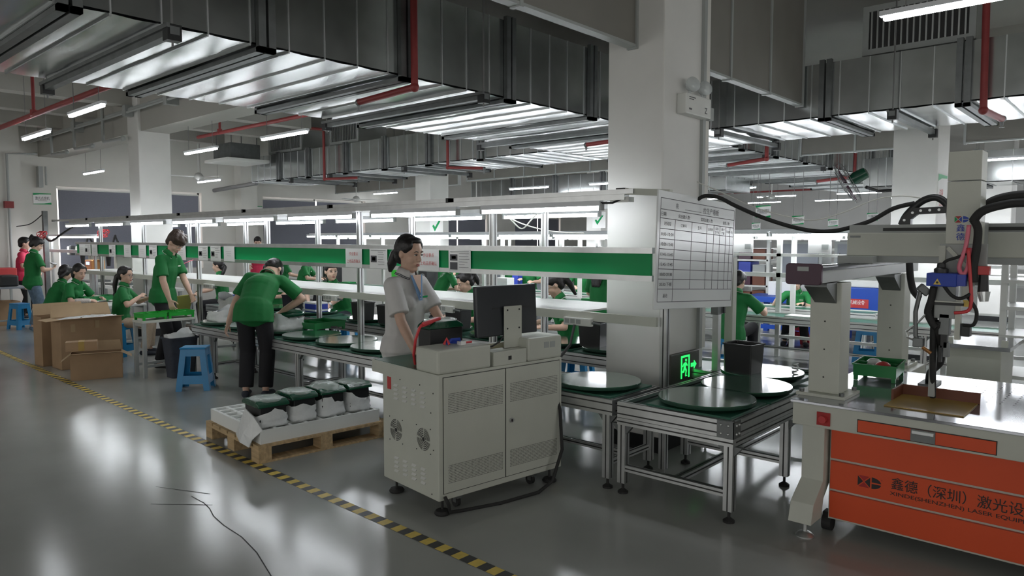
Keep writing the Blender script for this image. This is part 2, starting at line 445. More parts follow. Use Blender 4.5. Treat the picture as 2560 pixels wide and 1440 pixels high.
pipe('red drop pipe at the middle of the ribbed branch duct', [(-9.3, 8.66, ZC), (-9.3, 8.66, 2.88), (-8.75, 9.0, 2.86)], .026)
pipe('short red pipe and sprinkler under the wide duct beside the near pillar', [(-4.6, 7.6, ZC), (-4.6, 7.6, 2.88), (-5.6, 7.66, 2.86)], .028)
pipe('red drop pipe and sprinkler under the far part of the wide duct', [(-4.6, 11.0, ZC), (-4.6, 11.0, 2.88), (-5.4, 11.35, 2.86)], .03)
pipe('red drop pipe and sprinkler behind the wall fan', [(-4.6, 15.3, ZC), (-4.6, 15.3, 2.88), (-5.5, 15.8, 2.86)], .032)
pipe('thin dark red pipe along the far ceiling at right', [(-13, 25, 3.3), (1, 25, 3.3)], .03, head=False)
# grey conduit run on the beam face, with elbow drops
t = T('conduit_run', 'grey conduit run clipped along the concrete beam at left', 'conduit', (-14, 4.8, 3.7))
b = MB(); b.cyl((-18.1, 4.73, 3.74), (-10.2, 4.73, 3.78), .03, n=10); b.cyl((-18.1, 4.69, 3.70), (-10.2, 4.69, 3.73), .02, n=8); b.obj('conduit', 'grey_paint', t)
for x, dx in ((-15.3, .95), (-13.82, .9), (-16.65, .9)):
    d = MB(); d.tube([(x, 4.68, 3.95), (x, 4.68, 3.36), (x+.03, 4.68, 3.33), (x+dx, 4.68, 3.31)], .028, 8); d.sph((x+dx, 4.68, 3.31), .045, 8, 6); d.obj('drop_pipe', 'grey_paint', t)
for x in (-17.2, -15.34, -12.8, -11.2):
    d = MB(); d.box(x-.06, 4.66, 3.66, x+.06, 4.79 if -13.1 < x < -12.5 else 4.85, 3.84); d.obj('bracket', 'grey_paint', t)
t = T('conduit_run', 'grey conduit and switch box on the left wall beside the green sign', 'conduit', (-18.1, 4.2, 2))
MB().tube([(-17.88, 4.2, .9), (-17.88, 4.2, 3.4), (-17.88, 4.75, 3.45)], .025, 8).obj('conduit', 'grey_paint', t)
MB().box(-17.95, 4.12, 2.28, -17.84, 4.28, 2.42).obj('junction_box', 'red_pipe', t)
t = T('sensor_pole', 'grey pole bracket hanging on the left wall above the green sign', 'bracket', (-18, 4.9, 3))
MB().box(-18.2, 4.8, 2.75, -18.02, 4.88, 3.2).obj('channel', 'grey_paint', t); MB().cyl((-18.0, 4.93, 2.8), (-18.0, 4.93, 3.2), .02, n=8).obj('pipe_run', 'grey_paint', t)
# dark red doorway strip and wall box at the far left edge
t = T('wall_box', 'grey electrical box high on the left wall edge', 'electrical box', (-18, 3.8, 2.6))
MB().box(-18.18, 3.6, 2.55, -18.0, 3.95, 3.0).obj('box_body', 'grey_paint', t, bev=.01); MB().cyl((-18.05, 3.75, 3.0), (-18.05, 3.75, 3.6), .03, n=8).obj('conduit', 'grey_paint', t)

# ---------------------------------------------------------------- hanging lamps
def lamp(x0, x1, y, z, label, group=None, wires=True):
    t = T('pendant_lamp', label, 'lamp', ((x0+x1)/2, y, z), 0, group)
    MB().box(x0-.02, y-.026, z+.008, x1+.02, y+.026, z+.038).obj('housing', 'lamp_body', t)
    MB().box(x0, y-.021, z-.02, x1, y+.021, z+.01).obj('light_tube', 'tube_light', t, bev=.008)
    if wires:
        for x in (x0+.12, x1-.12): MB().cyl((x, y, z+.036), (x, y, ZC), .004, n=5).obj('wire', 'rod', t)
    return t
lamp(-9.02, -8.02, 2.73, 3.0, 'lit tube lamp hanging nearest below the wide duct at upper left')
lamp(-11.6, -10.5, 2.93, 3.0, 'lit tube lamp hanging at the far left edge of the photo')
lamp(-11.65, -10.6, 5.15, 3.0, 'lit tube lamp hanging right of the white column')
lamp(-16.9, -15.8, 5.33, 3.0, 'lit tube lamp hanging above the first blind window')
lamp(-17.3, -16.2, 7.93, 3.0, 'lit tube lamp hanging beside the white ceiling fan')
lamp(-9.2, -8.1, 5.12, 3.0, 'lit tube lamp hanging beside the upper air grille')
lamp(-17.9, -16.8, 13.6, 3.0, 'lit tube lamp hanging above the second blind window')
lamp(-1.33, -.1, 4.89, 3.0, 'bright tube lamp hanging at the top right corner')
FARG = 'tube lamps over the far half of the hall'
for j, y in enumerate((13.7, 18.6, 23, 26.6)):
    for i in range(8):
        x = -12.4+i*2.5+(.6 if j % 2 else 0)
        if y < 22.5 and -8.4 < x < -4.2: continue
        lamp(x, x+1.25, y, 3.0 if y > 14 else 2.9, 'lit tube lamp hanging over the far half of the hall', FARG)
t = T('bulb_lamp', 'small lit bulb on a cord left of the white column', 'lamp', (-15.4, 6.2, 2.95))
MB().cyl((-15.4, 6.2, 3.0), (-15.4, 6.2, ZC), .006, n=5).obj('cord', 'rod', t); MB().sph((-15.4, 6.2, 2.95), .05).obj('bulb', 'tube_light', t, smooth=True)

# ---------------------------------------------------------------- air outlets, cassette unit, fans
def grille(label, x0, x1, y, z0, z1, d=.7):
    t = T('air_outlet', label, 'air vent', ((x0+x1)/2, y, z0))
    b = MB(); b.box(x0-.05, y, z0-.05, x1+.05, y+d, z1+.05); b.obj('box_body', 'galv_rib', t)
    MB().box(x0, y-.01, z0, x1, y, z1).obj('dark_opening', 'groove', t)
    f = MB(); f.box(x0-.06, y-.03, z0-.06, x1+.06, y, z0); f.box(x0-.06, y-.03, z1, x1+.06, y, z1+.06); f.box(x0-.06, y-.03, z0, x0, y, z1); f.box(x1, y-.03, z0, x1+.06, y, z1); f.obj('frame', 'grey_paint', t)
    s = MB(); n = int((x1-x0)/.055)
    for i in range(n): s.box(x0+(i+.35)*(x1-x0)/n, y-.03, z0, x0+(i+.62)*(x1-x0)/n, y-.005, z1)
    s.obj('slats', 'galv_rib', t)
grille('slatted air outlet above the ribbed branch duct, right one', -13.2, -12.3, 8.95, 3.68, 4.1)
grille('slatted air outlet above the ribbed branch duct, left one', -15.7, -14.4, 8.95, 3.68, 4.02)
grille('slatted air outlet above the branch duct at upper right', -2.42, -1.5, 8.4, 3.66, 4.05)
t = T('ceiling_cassette', 'grey boxed ceiling air unit with white lower panel left of the ribbed duct', 'air conditioner', (-15.7, 8.1, 3.35))
MB().box(-16.1, 7.75, 3.42, -15.3, 8.45, 3.76).obj('box_body', 'steel', t); MB().box(-16.25, 7.6, 3.35, -15.15, 8.6, 3.42).obj('face_panel', 'white_paint', t, bev=.01)
for x, y in ((-16.05, 7.8), (-15.35, 7.8), (-16.05, 8.4), (-15.35, 8.4)): MB().cyl((x, y, 3.74), (x, y, ZC), .01, n=5).obj('threaded_rod', 'rod', t)
def cfan(x, y, z, label, a=.4, R=.65):
    t = T('ceiling_fan', label, 'fan', (x, y, z))
    MB().cyl((x, y, z), (x, y, ZC), .015, n=8).obj('rod', 'white_paint', t)
    MB().lathe([(.02, .1), (.07, .08), (.11, .02), (.11, -.03), (.05, -.07), (.01, -.08)], (x, y, z), 16).obj('motor', 'white_paint', t, smooth=True)
    for k in range(3):
        an = a+k*2*PI/3; M = Matrix.Translation((x, y, z)) @ Matrix.Rotation(an, 4, 'Z') @ Matrix.Rotation(.12, 4, 'X')
        MB().box(.1, -.06, -.004, R, .06, .004, M).obj('blade', 'white_paint', t)
cfan(-17.2, 7.9, 3.12, 'white ceiling fan left of the ribbed branch duct')
cfan(-17.0, 12.3, 2.75, 'white ceiling fan over the second blind window', .9)
cfan(-14.2, 14.3, 2.7, 'white ceiling fan left of the far white column', .2)
cfan(-8.6, 21, 2.85, 'white ceiling fan near the far back wall', .5)
# black ventilation stub beside the duct ends
t = T('cable_duct', 'dark horizontal pipe stub left of the ribbed branch duct', 'pipe', (-16, 8.9, 2.9)); MB().cyl((-17.9, 8.6, 2.86), (-16.3, 8.9, 2.98), .05, n=10).obj('pipe_run', 'rod', t)

# emergency twin lamp on the near pillar
t = T('emergency_light', 'white twin head emergency light box on the near pillar', 'emergency light', (-2.78, 5.2, 2.62))
MB().box(-2.8, 4.99, 2.60, -2.72, 5.40, 2.755).obj('box_body', 'white_paint', t, bev=.008)
for y in (5.10, 5.30):
    h = MB(); M = Matrix.Rotation(-.5, 4, 'Z') @ Matrix.Rotation(1.35, 4, 'Y')
    h.lathe([(.02, -.05), (.045, -.03), (.058, .01), (.058, .02)], (-2.73, y, 2.825), 20, M); h.cyl((-2.75, y, 2.75), (-2.75, y, 2.80), .012, n=8)
    ho = h.obj('lamp_head', 'plastic_clear', t, smooth=True)
    MB().sph((-2.735, y, 2.815), .026).obj('bulb', 'glassy', ho, smooth=True)
txt(t, 'Z', (-2.72, 5.29, 2.63), (0, 1, 0), (0, 0, 1), .05, 'ink')
for z, wd in ((2.725, .1), (2.71, .07)): MB().box(-2.721, 5.04, z, -2.718, 5.04+wd, z+.006).obj('print_line', 'ink', t)
MB().box(-2.721, 5.04, 2.632, -2.718, 5.08, 2.645).obj('print_line', 'ink', t)
t = T('junction_box', 'small grey socket box at the pillar edge beside the emergency light', 'electrical box', (-2.78, 5.45, 2.62)); MB().box(-2.8, 5.42, 2.6, -2.74, 5.49, 2.7).obj('box_body', 'grey_paint', t, bev=.004)
t = T('cable_trunking', 'narrow vertical cable trunking on the near pillar edge', 'trunking', (-2.79, 5.4, .9)); MB().box(-2.8, 5.37, .75, -2.772, 5.415, ZC).obj('channel', 'grey_paint', t); MB().box(-2.8, 5.425, .75, -2.78, 5.485, ZC).obj('cover', 'wall', t)
# exit sign
t = T('exit_sign', 'dark exit sign with lit green running figure and arrow on the pillar', 'exit sign', (-2.78, 5.1, .5))
MB().box(-2.8, 4.9, .52, -2.765, 5.36, .75).obj('box_body', 'exit_body', t, bev=.006)
def E(poly, name, m='exit_green'):
    MB().prism(poly, (-2.765, 5.02, .545), (0, 1, 0), (0, 0, 1), (1, 0, 0), .003).obj(name, m, t)
E([(.04, 0), (.055, 0), (.055, .165), (.16, .165), (.16, 0), (.175, 0), (.175, .18), (.04, .18)], 'door_symbol')
E([(.11, .15), (.125, .15), (.13, .138), (.12, .128), (.108, .135)], 'figure_head')
E([(.085, .12), (.118, .125), (.142, .10), (.137, .092), (.118, .105), (.112, .085), (.13, .06), (.122, .025), (.14, .012), (.11, .012), (.116, .055), (.098, .068), (.088, .045), (.063, .045), (.063, .058), (.078, .06), (.09, .1), (.08, .108), (.07, .09), (.062, .095)], 'running_figure')
E([(.2, .075), (.25, .075), (.25, .055), (.29, .09), (.25, .125), (.25, .105), (.2, .105)], 'arrow')

# hanging and wall signs
def sign(name, label, o, a, wd, h, body, m2='green_board', size=.07, hang=False, style=0):
    o, a = Vector(o), Vector(a); b = Vector((0, 0, 1)); n = a.cross(b)
    t = T(name, label, 'sign', o)
    MB().prism([(0, 0), (wd, 0), (wd, h), (0, h)], o-n*.012, a, b, n, .012).obj('board', 'paper', t)
    k = MB(); k.prism([(0, h), (0, h*.82), (wd*.35, h*.9), (wd, h*.93), (wd, h)], o, a, b, n, .002)
    if style == 0: k.prism([(0, 0), (wd, 0), (wd, h*.18), (wd*.6, h*.09), (0, h*.05)], o, a, b, n, .002)
    k.obj('green_band', m2, t)
    if body: txt(t, body, o+a*wd/2+b*(h*.5-size*.3), a, b, size, 'ink', width=wd*.8, align='c', proud=.003)
    if style == 0: MB().prism([(wd*.25, h*.3), (wd*.75, h*.3), (wd*.75, h*.33), (wd*.25, h*.33)], o, a, b, n, .003).obj('print_line', 'ink', t)
    if hang:
        for f in (.12, .88): MB().cyl(o+a*wd*f+b*h, o+a*wd*f+b*((2.985 if -7 < o.x < -4.8 else ZC)-o.z), .006, n=5).obj('hanging_rod', 'rod', t)
    return t
sign('wall_sign', 'green and white sign high on the left wall beside the first window', (XL+.02, 4.72, 2.39), (0, 1, 0), .34, .24, '激光点焊机', size=.06)
sign('wall_sign', 'small green topped sign left of the second blind window', (XL+.02, 9.77, 2.3), (0, 1, 0), .3, .22, '待产物放置区', size=.05)
DX = Vector((math.cos(.45), math.sin(.45), 0))
sign('hanging_sign', 'largest green and white hanging sign right of the white board', (-6.05, 14, 2.06), (.97, -.2, 0), .34, .24, '半成品放置区', size=.06, hang=True)
sign('hanging_sign', 'hanging sign just right of the largest one', (-5.55, 14.6, 1.93), (.97, -.2, 0), .26, .17, '成品放置区', size=.04, hang=True)
sign('hanging_sign', 'lowest hanging sign left of the largest one', (-6.3, 14.4, 1.83), (.97, -.2, 0), .2, .14, '待检区', size=.04, hang=True)
sign('hanging_sign', 'hanging sign below the wall fan', (-4.75, 14.3, 1.88), (.97, -.2, 0), .2, .13, '不良品区', size=.04, hang=True)
sign('hanging_sign', 'hanging sign left of the pillar behind the laser machine', (-4.0, 14.1, 1.97), (.97, -.2, 0), .2, .14, '包装区', size=.04, hang=True)
t = sign('wall_poster', 'poster with green top and red characters on the pillar behind the laser machine', (-2.165, 10.6, 1.98), (0, 1, 0), .5, .5, '', style=1)
for k, s_ in enumerate(('过程', '控制')): txt(t, s_, (-2.16, 10.65, 2.2-.12*k), (0, 1, 0), (0, 0, 1), .08, 'ink_red')
for (o, lb) in (((-11.95, 10.585, 1.72), 'poster with a green tick on the far white column'), ((-11.4, 15.9, 1.93), 'poster with a green tick left of the near pillar')):
    t = T('wall_poster', lb, 'poster', o); x, y, z = o
    MB().box(x, y, z, x+.42, y+.01, z+.42).obj('board', 'paper', t)
    MB().prism([(.08, .2), (.16, .08), (.36, .33), (.3, .33), (.17, .18), (.12, .23)], (x, y, z), (1, 0, 0), (0, 0, 1), (0, -1, 0), .003).obj('tick_mark', 'green_board', t)
    if y > 12: MB().cyl((x+.2, y+.005, z+.42), (x+.2, y+.005, ZC), .008, n=5).obj('hanging_rod', 'rod', t)
# wall fan beside the pillar behind the laser machine, seen from behind
t = T('wall_fan', 'dark green wall fan with wire cage beside the pillar behind the laser machine', 'fan', (-2.75, 10.55, 2.36))
fc = Vector((-3.14, 10.2, 2.4)); ax = Vector((-.85, -.2, -.5)).normalized(); u_ = ax.cross(Vector((0, 0, 1))).normalized(); v_ = u_.cross(ax)
MB().tube([(-2.7, 10.7, 2.3), (-2.85, 10.5, 2.28), (-2.95, 10.32, 2.33)], .022, 8).obj('bracket', 'black', t)
MB().tube([fc-ax*.26, fc-ax*.24, fc-ax*.1, fc-ax*.03], [.03, .075, .085, .06], 16).obj('motor', 'tray_dark' if False else 'battery_green', t, smooth=2)
g = MB()
for rr, dd in ((.3, 0), (.3, .07), (.2, .1), (.2, -.03), (.1, .11)):
    g.tube([fc+ax*(dd-.02)+(u_*math.cos(k*PI/12)+v_*math.sin(k*PI/12))*rr for k in range(25)], .004, 4)
for k in range(16):
    c_, s_ = math.cos(k*PI/8), math.sin(k*PI/8); q = u_*c_+v_*s_
    g.tube([fc+q*.07-ax*.05, fc+q*.2-ax*.05, fc+q*.3-ax*.02, fc+q*.3+ax*.05, fc+q*.1+ax*.09], .003, 4)
g.obj('cage', 'rod', t)
for k in range(3):
    q = [fc+(u_*math.cos(k*2.09+a)+v_*math.sin(k*2.09+a))*r+ax*(.02+.03*(a > .4)) for a, r in ((0, .04), (0, .25), (.35, .27), (.8, .22), (.7, .04))]
    MB().add([*q, *[p+ax*.006 for p in q]], [(0, 1, 2, 3, 4), (9, 8, 7, 6, 5)]+[(i, (i+1) % 5, 5+(i+1) % 5, 5+i) for i in range(5)]).obj('blade', 'purple', t)
# ---------------------------------------------------------------- assembly lines
def profile(b, p, q, w, h, g):
    """aluminium profile bar: body into b, dark slot lines into g"""
    b.bar(p, q, w, h)
    p, q = Vector(p), Vector(q); d = (q-p).normalized(); u = Vector((0, 0, 1)) if abs(d.z) < .9 else Vector((0, 1, 0))
    a = d.cross(u).normalized(); c = a.cross(d).normalized()
    n = 2 if h > .07 else 1
    for s in (-1, 1):
        for k in range(n):
            o = a*s*(w/2+.0005)+c*((k-(n-1)/2)*h/n)
            g.bar(p+o, q+o, .002, .008, u)
    if abs(d.z) > .9:
        for s in (-1, 1): g.bar(p+c*s*(h/2+.0005), q+c*s*(h/2+.0005), .008, .002, u)
    else:
        g.bar(p+c*(h/2+.0005), q+c*(h/2+.0005), .008, .002, u)
def leg(t, x, y, zt, m='alu', w=.055, foot=True):
    b, g = MB(), MB(); profile(b, (x, y, .07), (x, y, zt), w, w, g)
    o = b.obj('leg', m, t); g.obj('slot', 'groove', o)
    f = MB(); f.cyl((x, y, .012), (x, y, .07), .009, n=8); f.lathe([(.034, 0), (.034, .012), (.02, .022), (.012, .028)], (x, y, 0), 14); f.obj('levelling_foot', 'rubber', o)
    for s in (-1, 1): MB().prism([(0, 0), (.05, 0), (0, -.06)], (x+s*w/2, y-.015, zt), (s, 0, 0), (0, 0, 1), (0, 1, 0), .03).obj('corner_bracket', 'steel', o)
    return o
def conveyor(name, label, x0, x1, y0, y1, zt, legs, rail=.1, gap=(), m='alu', belt='belt', brace=True, loc=None):
    t = T(name, label, 'conveyor table', ((x0+x1)/2, (y0+y1)/2, 0))
    for y in (y0+.02, y1-.02):
        b, g = MB(), MB(); profile(b, (x0, y, zt-rail/2), (x1, y, zt-rail/2), .04, rail, g); o = b.obj('side_rail', m, t); g.obj('slot', 'groove', o)
    for x in (x0+.02, x1-.02):
        b, g = MB(), MB(); profile(b, (x, y0+.04, zt-rail/2), (x, y1-.04, zt-rail/2), .04, rail, g); o = b.obj('end_rail', m, t); g.obj('slot', 'groove', o)
    MB().box(x0+.04, y0+.04, zt-.035, x1-.04, y1-.04, zt-.015).obj('belt', belt, t)
    for x in legs:
        for y in (y0+.045, y1-.045): leg(t, x, y, zt-rail, m)
        if brace:
            b, g = MB(), MB(); profile(b, (x, y0+.07, .17), (x, y1-.07, .17), .035, .035, g); o = b.obj('cross_brace', m, t); g.obj('slot', 'groove', o)
    if brace and len(legs) > 1:
        b, g = MB(), MB(); profile(b, (legs[0], (y0+y1)/2, .17), (legs[-1], (y0+y1)/2, .17), .035, .035, g); o = b.obj('stretcher', m, t); g.obj('slot', 'groove', o)
    return t
conveyor('conveyor_table', 'long front conveyor table with green belt behind the white test cabinet', -8.88, -2.6, 3.86, 4.46, .60, [-8.23, -6.4, -4.5, -2.66])
conveyor('conveyor_table', 'rear conveyor table of the near line where the seated workers work', -11.3, -2.6, 5.24, 5.86, .60, [-10.5, -8.6, -6.7, -4.6, -2.66])
# end table at the turn of the loop
x0, x1, y0, y1, zt = -2.56, -1.77, 3.86, 5.88, .60
t = T('end_table', 'aluminium end table of the near line with round plates beside the laser machine', 'conveyor table', (-2.16, 4.9, 0))
for (p, q) in (((x0, y0+.02), (x1, y0+.02)), ((x0, y1-.02), (x1, y1-.02)), ((x0+.02, y0+.04), (x0+.02, y1-.04)), ((x1-.02, y0+.04), (x1-.02, y1-.04))):
    b, g = MB(), MB(); profile(b, (*p, zt-.05), (*q, zt-.05), .04, .10, g); o = b.obj('side_rail', 'alu', t); g.obj('slot', 'groove', o)
    b, g = MB(), MB(); profile(b, (*p, zt-.125), (*q, zt-.125), .04, .045, g); o = b.obj('lower_rail', 'alu', t); g.obj('slot', 'groove', o)
for y in (4.38, 4.42, 4.98, 5.02): MB().box(x0+.04, y-.012, zt-.04, x1-.04, y+.012, zt-.005).obj('divider', 'alu', t)
MB().box(x0+.04, y0+.04, zt-.06, x1-.04, y1-.04, zt-.04).obj('bed', 'belt', t)
for (x, y) in ((x0+.03, y0+.03), (x1-.03, y0+.03), (x1-.03, 4.72), (x0+.03, 4.72), (x1-.03, y1-.04), (x0+.03, y1-.04)): leg(t, x, y, zt-.147)
for (p, q) in (((x0+.03, y0+.03), (x1-.03, y0+.03)), ((x0+.03, 4.72), (x1-.03, 4.72)), ((x0+.03, y1-.04), (x1-.03, y1-.04)), ((-2.15, y0+.05), (-2.15, y1-.05))):
    b, g = MB(), MB(); profile(b, (*p, .17), (*q, .17), .04, .04, g); o = b.obj('stretcher', 'alu', t); g.obj('slot', 'groove', o)
pl = MB(); pl.box(x1-.10, y0-.004, zt-.1, x1+.004, y0, zt); pl.box(x1, y0-.004, zt-.1, x1+.004, y0+.09, zt); po = pl.obj('corner_plate', 'steel', t)
for (x, y, z) in ((-.075, 0, -.025), (-.03, 0, -.025), (-.075, 0, -.075), (-.03, 0, -.075)): MB().sph((x1+x, y0-.005, zt+z), .008, 8, 6).obj('screw', 'galv_rib', po)
for (y, z) in ((.03, -.025), (.065, -.025), (.03, -.075), (.065, -.075)): MB().sph((x1+.005, y0+y, zt+z), .008, 8, 6).obj('screw', 'galv_rib', po)
t = T('spring_pair', 'two upright steel springs at the far right of the end table', 'spring', (-1.9, 5.45, .6))
for (x, y) in ((-1.98, 5.35), (-1.86, 5.4)):
    MB().tube([(x+.02*math.cos(k*.9), y+.02*math.sin(k*.9), .6+k*.0035) for k in range(36)], .006, 5).obj('spring', 'galv_rib', t)

# round plates on green boards
def plate_proto():
    t = T('turntable_plate', 'x', 'turntable', (0, 0, 0))
    MB().box(-.28, -.26, .585, .28, .26, .612).obj('base_board', 'belt', t, bev=.003)
    MB().cyl((0, 0, .612), (0, 0, .632), .1, n=16).obj('bearing', 'steel', t)
    MB().lathe([(.298, .632), (.30, .635), (.30, .652)], (0, 0, 0), 48).obj('rim', 'plate_edge', t, smooth=2)
    MB().lathe([(.299, .652), (.297, .656)], (0, 0, 0), 48).obj('disc_top', 'plate', t)
    return t
PP = plate_proto(); first = True
def plate(x, y, label, rz=0):
    global first
    if first: first = False; PP.location = (x, y, 0); PP.rotation_euler.z = rz; PP['label'] = label; PP['group'] = 'round plates on the near line'; return PP
    return dup(PP, (x, y, 0), rz, label, 'round plates on the near line')
plate(-2.09, 4.16, 'empty round green plate on the near corner of the end table')
plate(-2.07, 4.70, 'empty round green plate in the middle of the end table')
plate(-2.2, 5.27, 'round green plate carrying a black bin on the end table')
plate(-2.92, 4.16, 'empty round green plate between the white test cabinet and the near pillar')
for k, (x, s) in enumerate(((-4.74, 'hidden beside the monitor'), (-5.37, 'right beside the woman in white'), (-5.94, 'second to the left of the woman in white'), (-6.56, 'third to the left of the woman in white'), (-7.2, 'under the white bag in front of the bending worker'), (-7.8, 'behind the bending worker'), (-8.42, 'under the white bag at its left end'))):
    plate(x, 4.16, 'round plate on the front conveyor, '+s, .02*k)
for x, s in ((-3.72, 'nearest the pillar'), (-4.35, 'second from the pillar'), (-5.2, 'behind the monitor'), (-6.0, 'behind the woman in white'), (-6.75, 'under a black bin left of the woman in white'), (-7.4, 'under the black bin before the leaning man'), (-8.65, 'under the blue battery'), (-9.6, 'right of the girl at far left'), (-10.6, 'at the far left')):
    plate(x, 5.55, 'round plate on the rear conveyor, '+s)

# rack over the line: posts, lamp rails, green board, shelf
def rack(name, label, Yf, Yr, xs, xb, board=True, m='alu', rearrail=None):
    x0, x1 = xb
    t = T(name, label, 'workstation rack', ((x0+x1)/2, Yf, .6))
    for x in xs:
        for y in (Yf, Yr):
            if y == Yr and -3.4 < x < -2.3 and Yf < 6: continue
            b, g = MB(), MB(); profile(b, (x, y, .0 if y == Yf else .5), (x, y, 1.92), .05, .05, g); o = b.obj('post', m, t); g.obj('slot', 'groove', o)
        if not (-3.4 < x < -2.3 and Yf < 6): MB().bar((x, Yf, 1.90), (x, Yr, 1.90), .04, .04).obj('top_tie', m, t)
    return t
XS = [-2.59, -4.27, -6.17, -8.02, -9.87, -11.72, -13.57]
rk = rack('workstation_rack', 'aluminium rack of the near line with green board and white shelf', 4.5, 5.2, XS, (-14.65, -2.55))
b = MB(); b.box(-14.65, 4.43, 1.542, -2.66, 4.475, 1.585); b.obj('board_rail', 'alu', rk); b = MB(); b.box(-14.65, 4.43, 1.345, -2.66, 4.475, 1.385); b.obj('board_rail', 'alu', rk)
MB().box(-14.62, 4.445, 1.385, -2.68, 4.47, 1.542).obj('green_board', 'green_board', rk)
MB().box(-14.4, 4.44, 1.075, -3.31, 5.22, 1.09).obj('shelf', 'white_paint', rk)
MB().box(-14.4, 4.43, 1.025, -2.62, 4.455, 1.092).obj('shelf_front', 'cream', rk)
MB().box(-14.4, 5.2, 1.025, -3.31, 5.22, 1.075).obj('shelf_back_edge', 'cream', rk)
for y in (4.39, 5.62): MB().box(-14.7, y-.03, 1.925, -2.85, y+.03, 1.965).obj('lamp_rail', 'alu', rk)
for x in XS[1:]: MB().bar((x, 4.39, 1.945), (x, 5.65, 1.945), .04, .04).obj('lamp_arm', 'alu', rk)
for k in range(7):
    xa = -2.85-1.83*(k+1); o = MB().box(xa, 4.36, 1.966, xa+1.9, 4.40, 2.0).obj('top_bar', 'alu', rk); MB().box(xa-.03, 4.358, 1.962, xa, 4.402, 2.004).obj('end_cap', 'black', o)
a_ = MB(); a_.bar((-2.86, 4.40, 1.985), (-2.50, 4.40, 1.96), .04, .045); a_.obj('board_arm', 'cream', rk); MB().box(-2.93, 4.37, 1.96, -2.86, 4.43, 2.01).obj('end_cap', 'black', rk)
MB().tube([(-2.86, 4.38, 1.94), (-2.95, 4.36, 1.905), (-3.1, 4.38, 1.91), (-3.2, 4.4, 1.93)], .008, 6).obj('lamp_cable', 'black', rk)
MB().box(-2.98, 4.37, 1.91, -2.82, 4.44, 1.945).obj('transformer', 'white_paint', rk)
# lamp tubes under the rails
def worktube(x1, y, z, label, group, L=1.22, w=.03, parent=None):
    t = T('tube_lamp', label, 'lamp', (x1-L/2, y, z), 0, group)
    MB().box(x1-L, y-w/2-.008, z+.012, x1, y+w/2+.008, z+.05).obj('housing', 'lamp_body', t)
    MB().box(x1-L+.01, y-w/2, z-.02, x1-.01, y+w/2, z+.012).obj('light_tube', 'tube_light', t, bev=.006)
    e = MB(); e.box(x1-.012, y-w/2-.004, z-.022, x1+.012, y+w/2+.004, z+.03); e.obj('end_cap', 'grey_paint', t); MB().box(x1-L-.012, y-w/2-.004, z-.022, x1-L+.012, y+w/2+.004, z+.03).obj('end_cap', 'grey_paint', t)
    return t
for k in range(8): worktube(-3.06-1.52*k, 4.38, 1.876, '%s LED tube from the near pillar on the front lamp rail of the near line' % ORD[k], 'front LED tubes of the near line')
for k in range(7): worktube(-3.95-1.52*k, 5.62, 1.876, '%s LED tube from the near pillar on the rear lamp rail of the near line' % ORD[k], 'rear LED tubes of the near line')
# papers on the green board
random.seed(3)
PA = [(-14.44, 'a'), (-14.15, 'p'), (-13.82, 'b'), (-13.0, 'p'), (-12.35, 'b'), (-11.76, 'b'), (-11.36, 'p'), (-10.39, 'b'), (-9.72, 'p'), (-9.36, 'p'), (-8.99, 'b'), (-6.32, 'c'), (-5.91, 'p'), (-5.16, 'c'), (-4.75, 'q')]
for k, (x, s) in enumerate(PA):
    kk = len(PA)-1-k
    lb = {'a': 'nearly blank', 'b': 'mostly blank', 'p': 'printed with a dark picture', 'c': 'with large pale red characters', 'q': 'printed with two dark pictures'}[s]
    t = T('work_sheet', 'white sheet %s, %s from the right on the green board' % (lb, ORD[kk]), 'sheet of paper', (x, 4.44, 1.36), 0, 'work sheets on the green board')
    z0 = 1.352+random.uniform(-.004, .004)
    MB().box(x, 4.4265, z0, x+.28, 4.4285, z0+.195).obj('sheet', 'paper', t)
    def ln(x0, za, x1, zb, m='ink', n='print_line'): MB().box(x+x0, 4.4255, z0+za, x+x1, 4.4265, z0+zb).obj(n, m, t)
    if s in 'pq':
        ln(.02, .06 if s == 'p' else .1, .115, .125 if s == 'p' else .155, 'ink', 'picture'); ln(.04, .075 if s == 'p' else .115, .095, .11 if s == 'p' else .14, 'paper', 'picture_detail')
        if s == 'q': ln(.02, .02, .115, .085, 'ink', 'picture')
        for q in range(6): ln(.135, .16-.024*q, .135+random.uniform(.06, .13), .163-.024*q)
        ln(.02, .178, .26, .181)
    if s == 'c':
        txt(t, '作业要点', (x+.14, 4.4265, z0+.125), (1, 0, 0), (0, 0, 1), .03, 'ink_red', width=.15, align='c'); txt(t, '上线品质确认', (x+.14, 4.4265, z0+.05), (1, 0, 0), (0, 0, 1), .03, 'ink_red', width=.23, align='c')
    if s in 'ab':
        for q in range(3): ln(.05+.02*q, .13-.03*q, .2, .133-.03*q, 'grey_paint')
# power strips clipped to the shelf front
for x, s in ((-3.29, 'with a black plug cable beside the pillar'), (-4.8, 'behind the battery on the test cabinet'), (-6.58, 'left of the woman in white'), (-9.4, 'left of the bending worker'), (-12.2, 'at the far left of the shelf')):
    t = T('power_strip', 'white power strip on the shelf front '+s, 'power strip', (x, 4.42, 1.0))
    MB().box(x-.13, 4.395, .985, x+.13, 4.43, 1.045).obj('strip_body', 'white_paint', t, bev=.005)
    for q in range(3):
        MB().box(x-.115+q*.055, 4.392, 1.0, x-.075+q*.055, 4.396, 1.035).obj('socket', 'grey_paint', t)
    MB().box(x+.07, 4.391, 1.0, x+.11, 4.396, 1.03).obj('switch', 'white_paint', t)
    MB().tube([(x+.12, 4.42, 1.01), (x+.16, 4.4, 1.015), (x+.2, 4.42, 1.005)], .01, 6).obj('clip', 'steel', t)
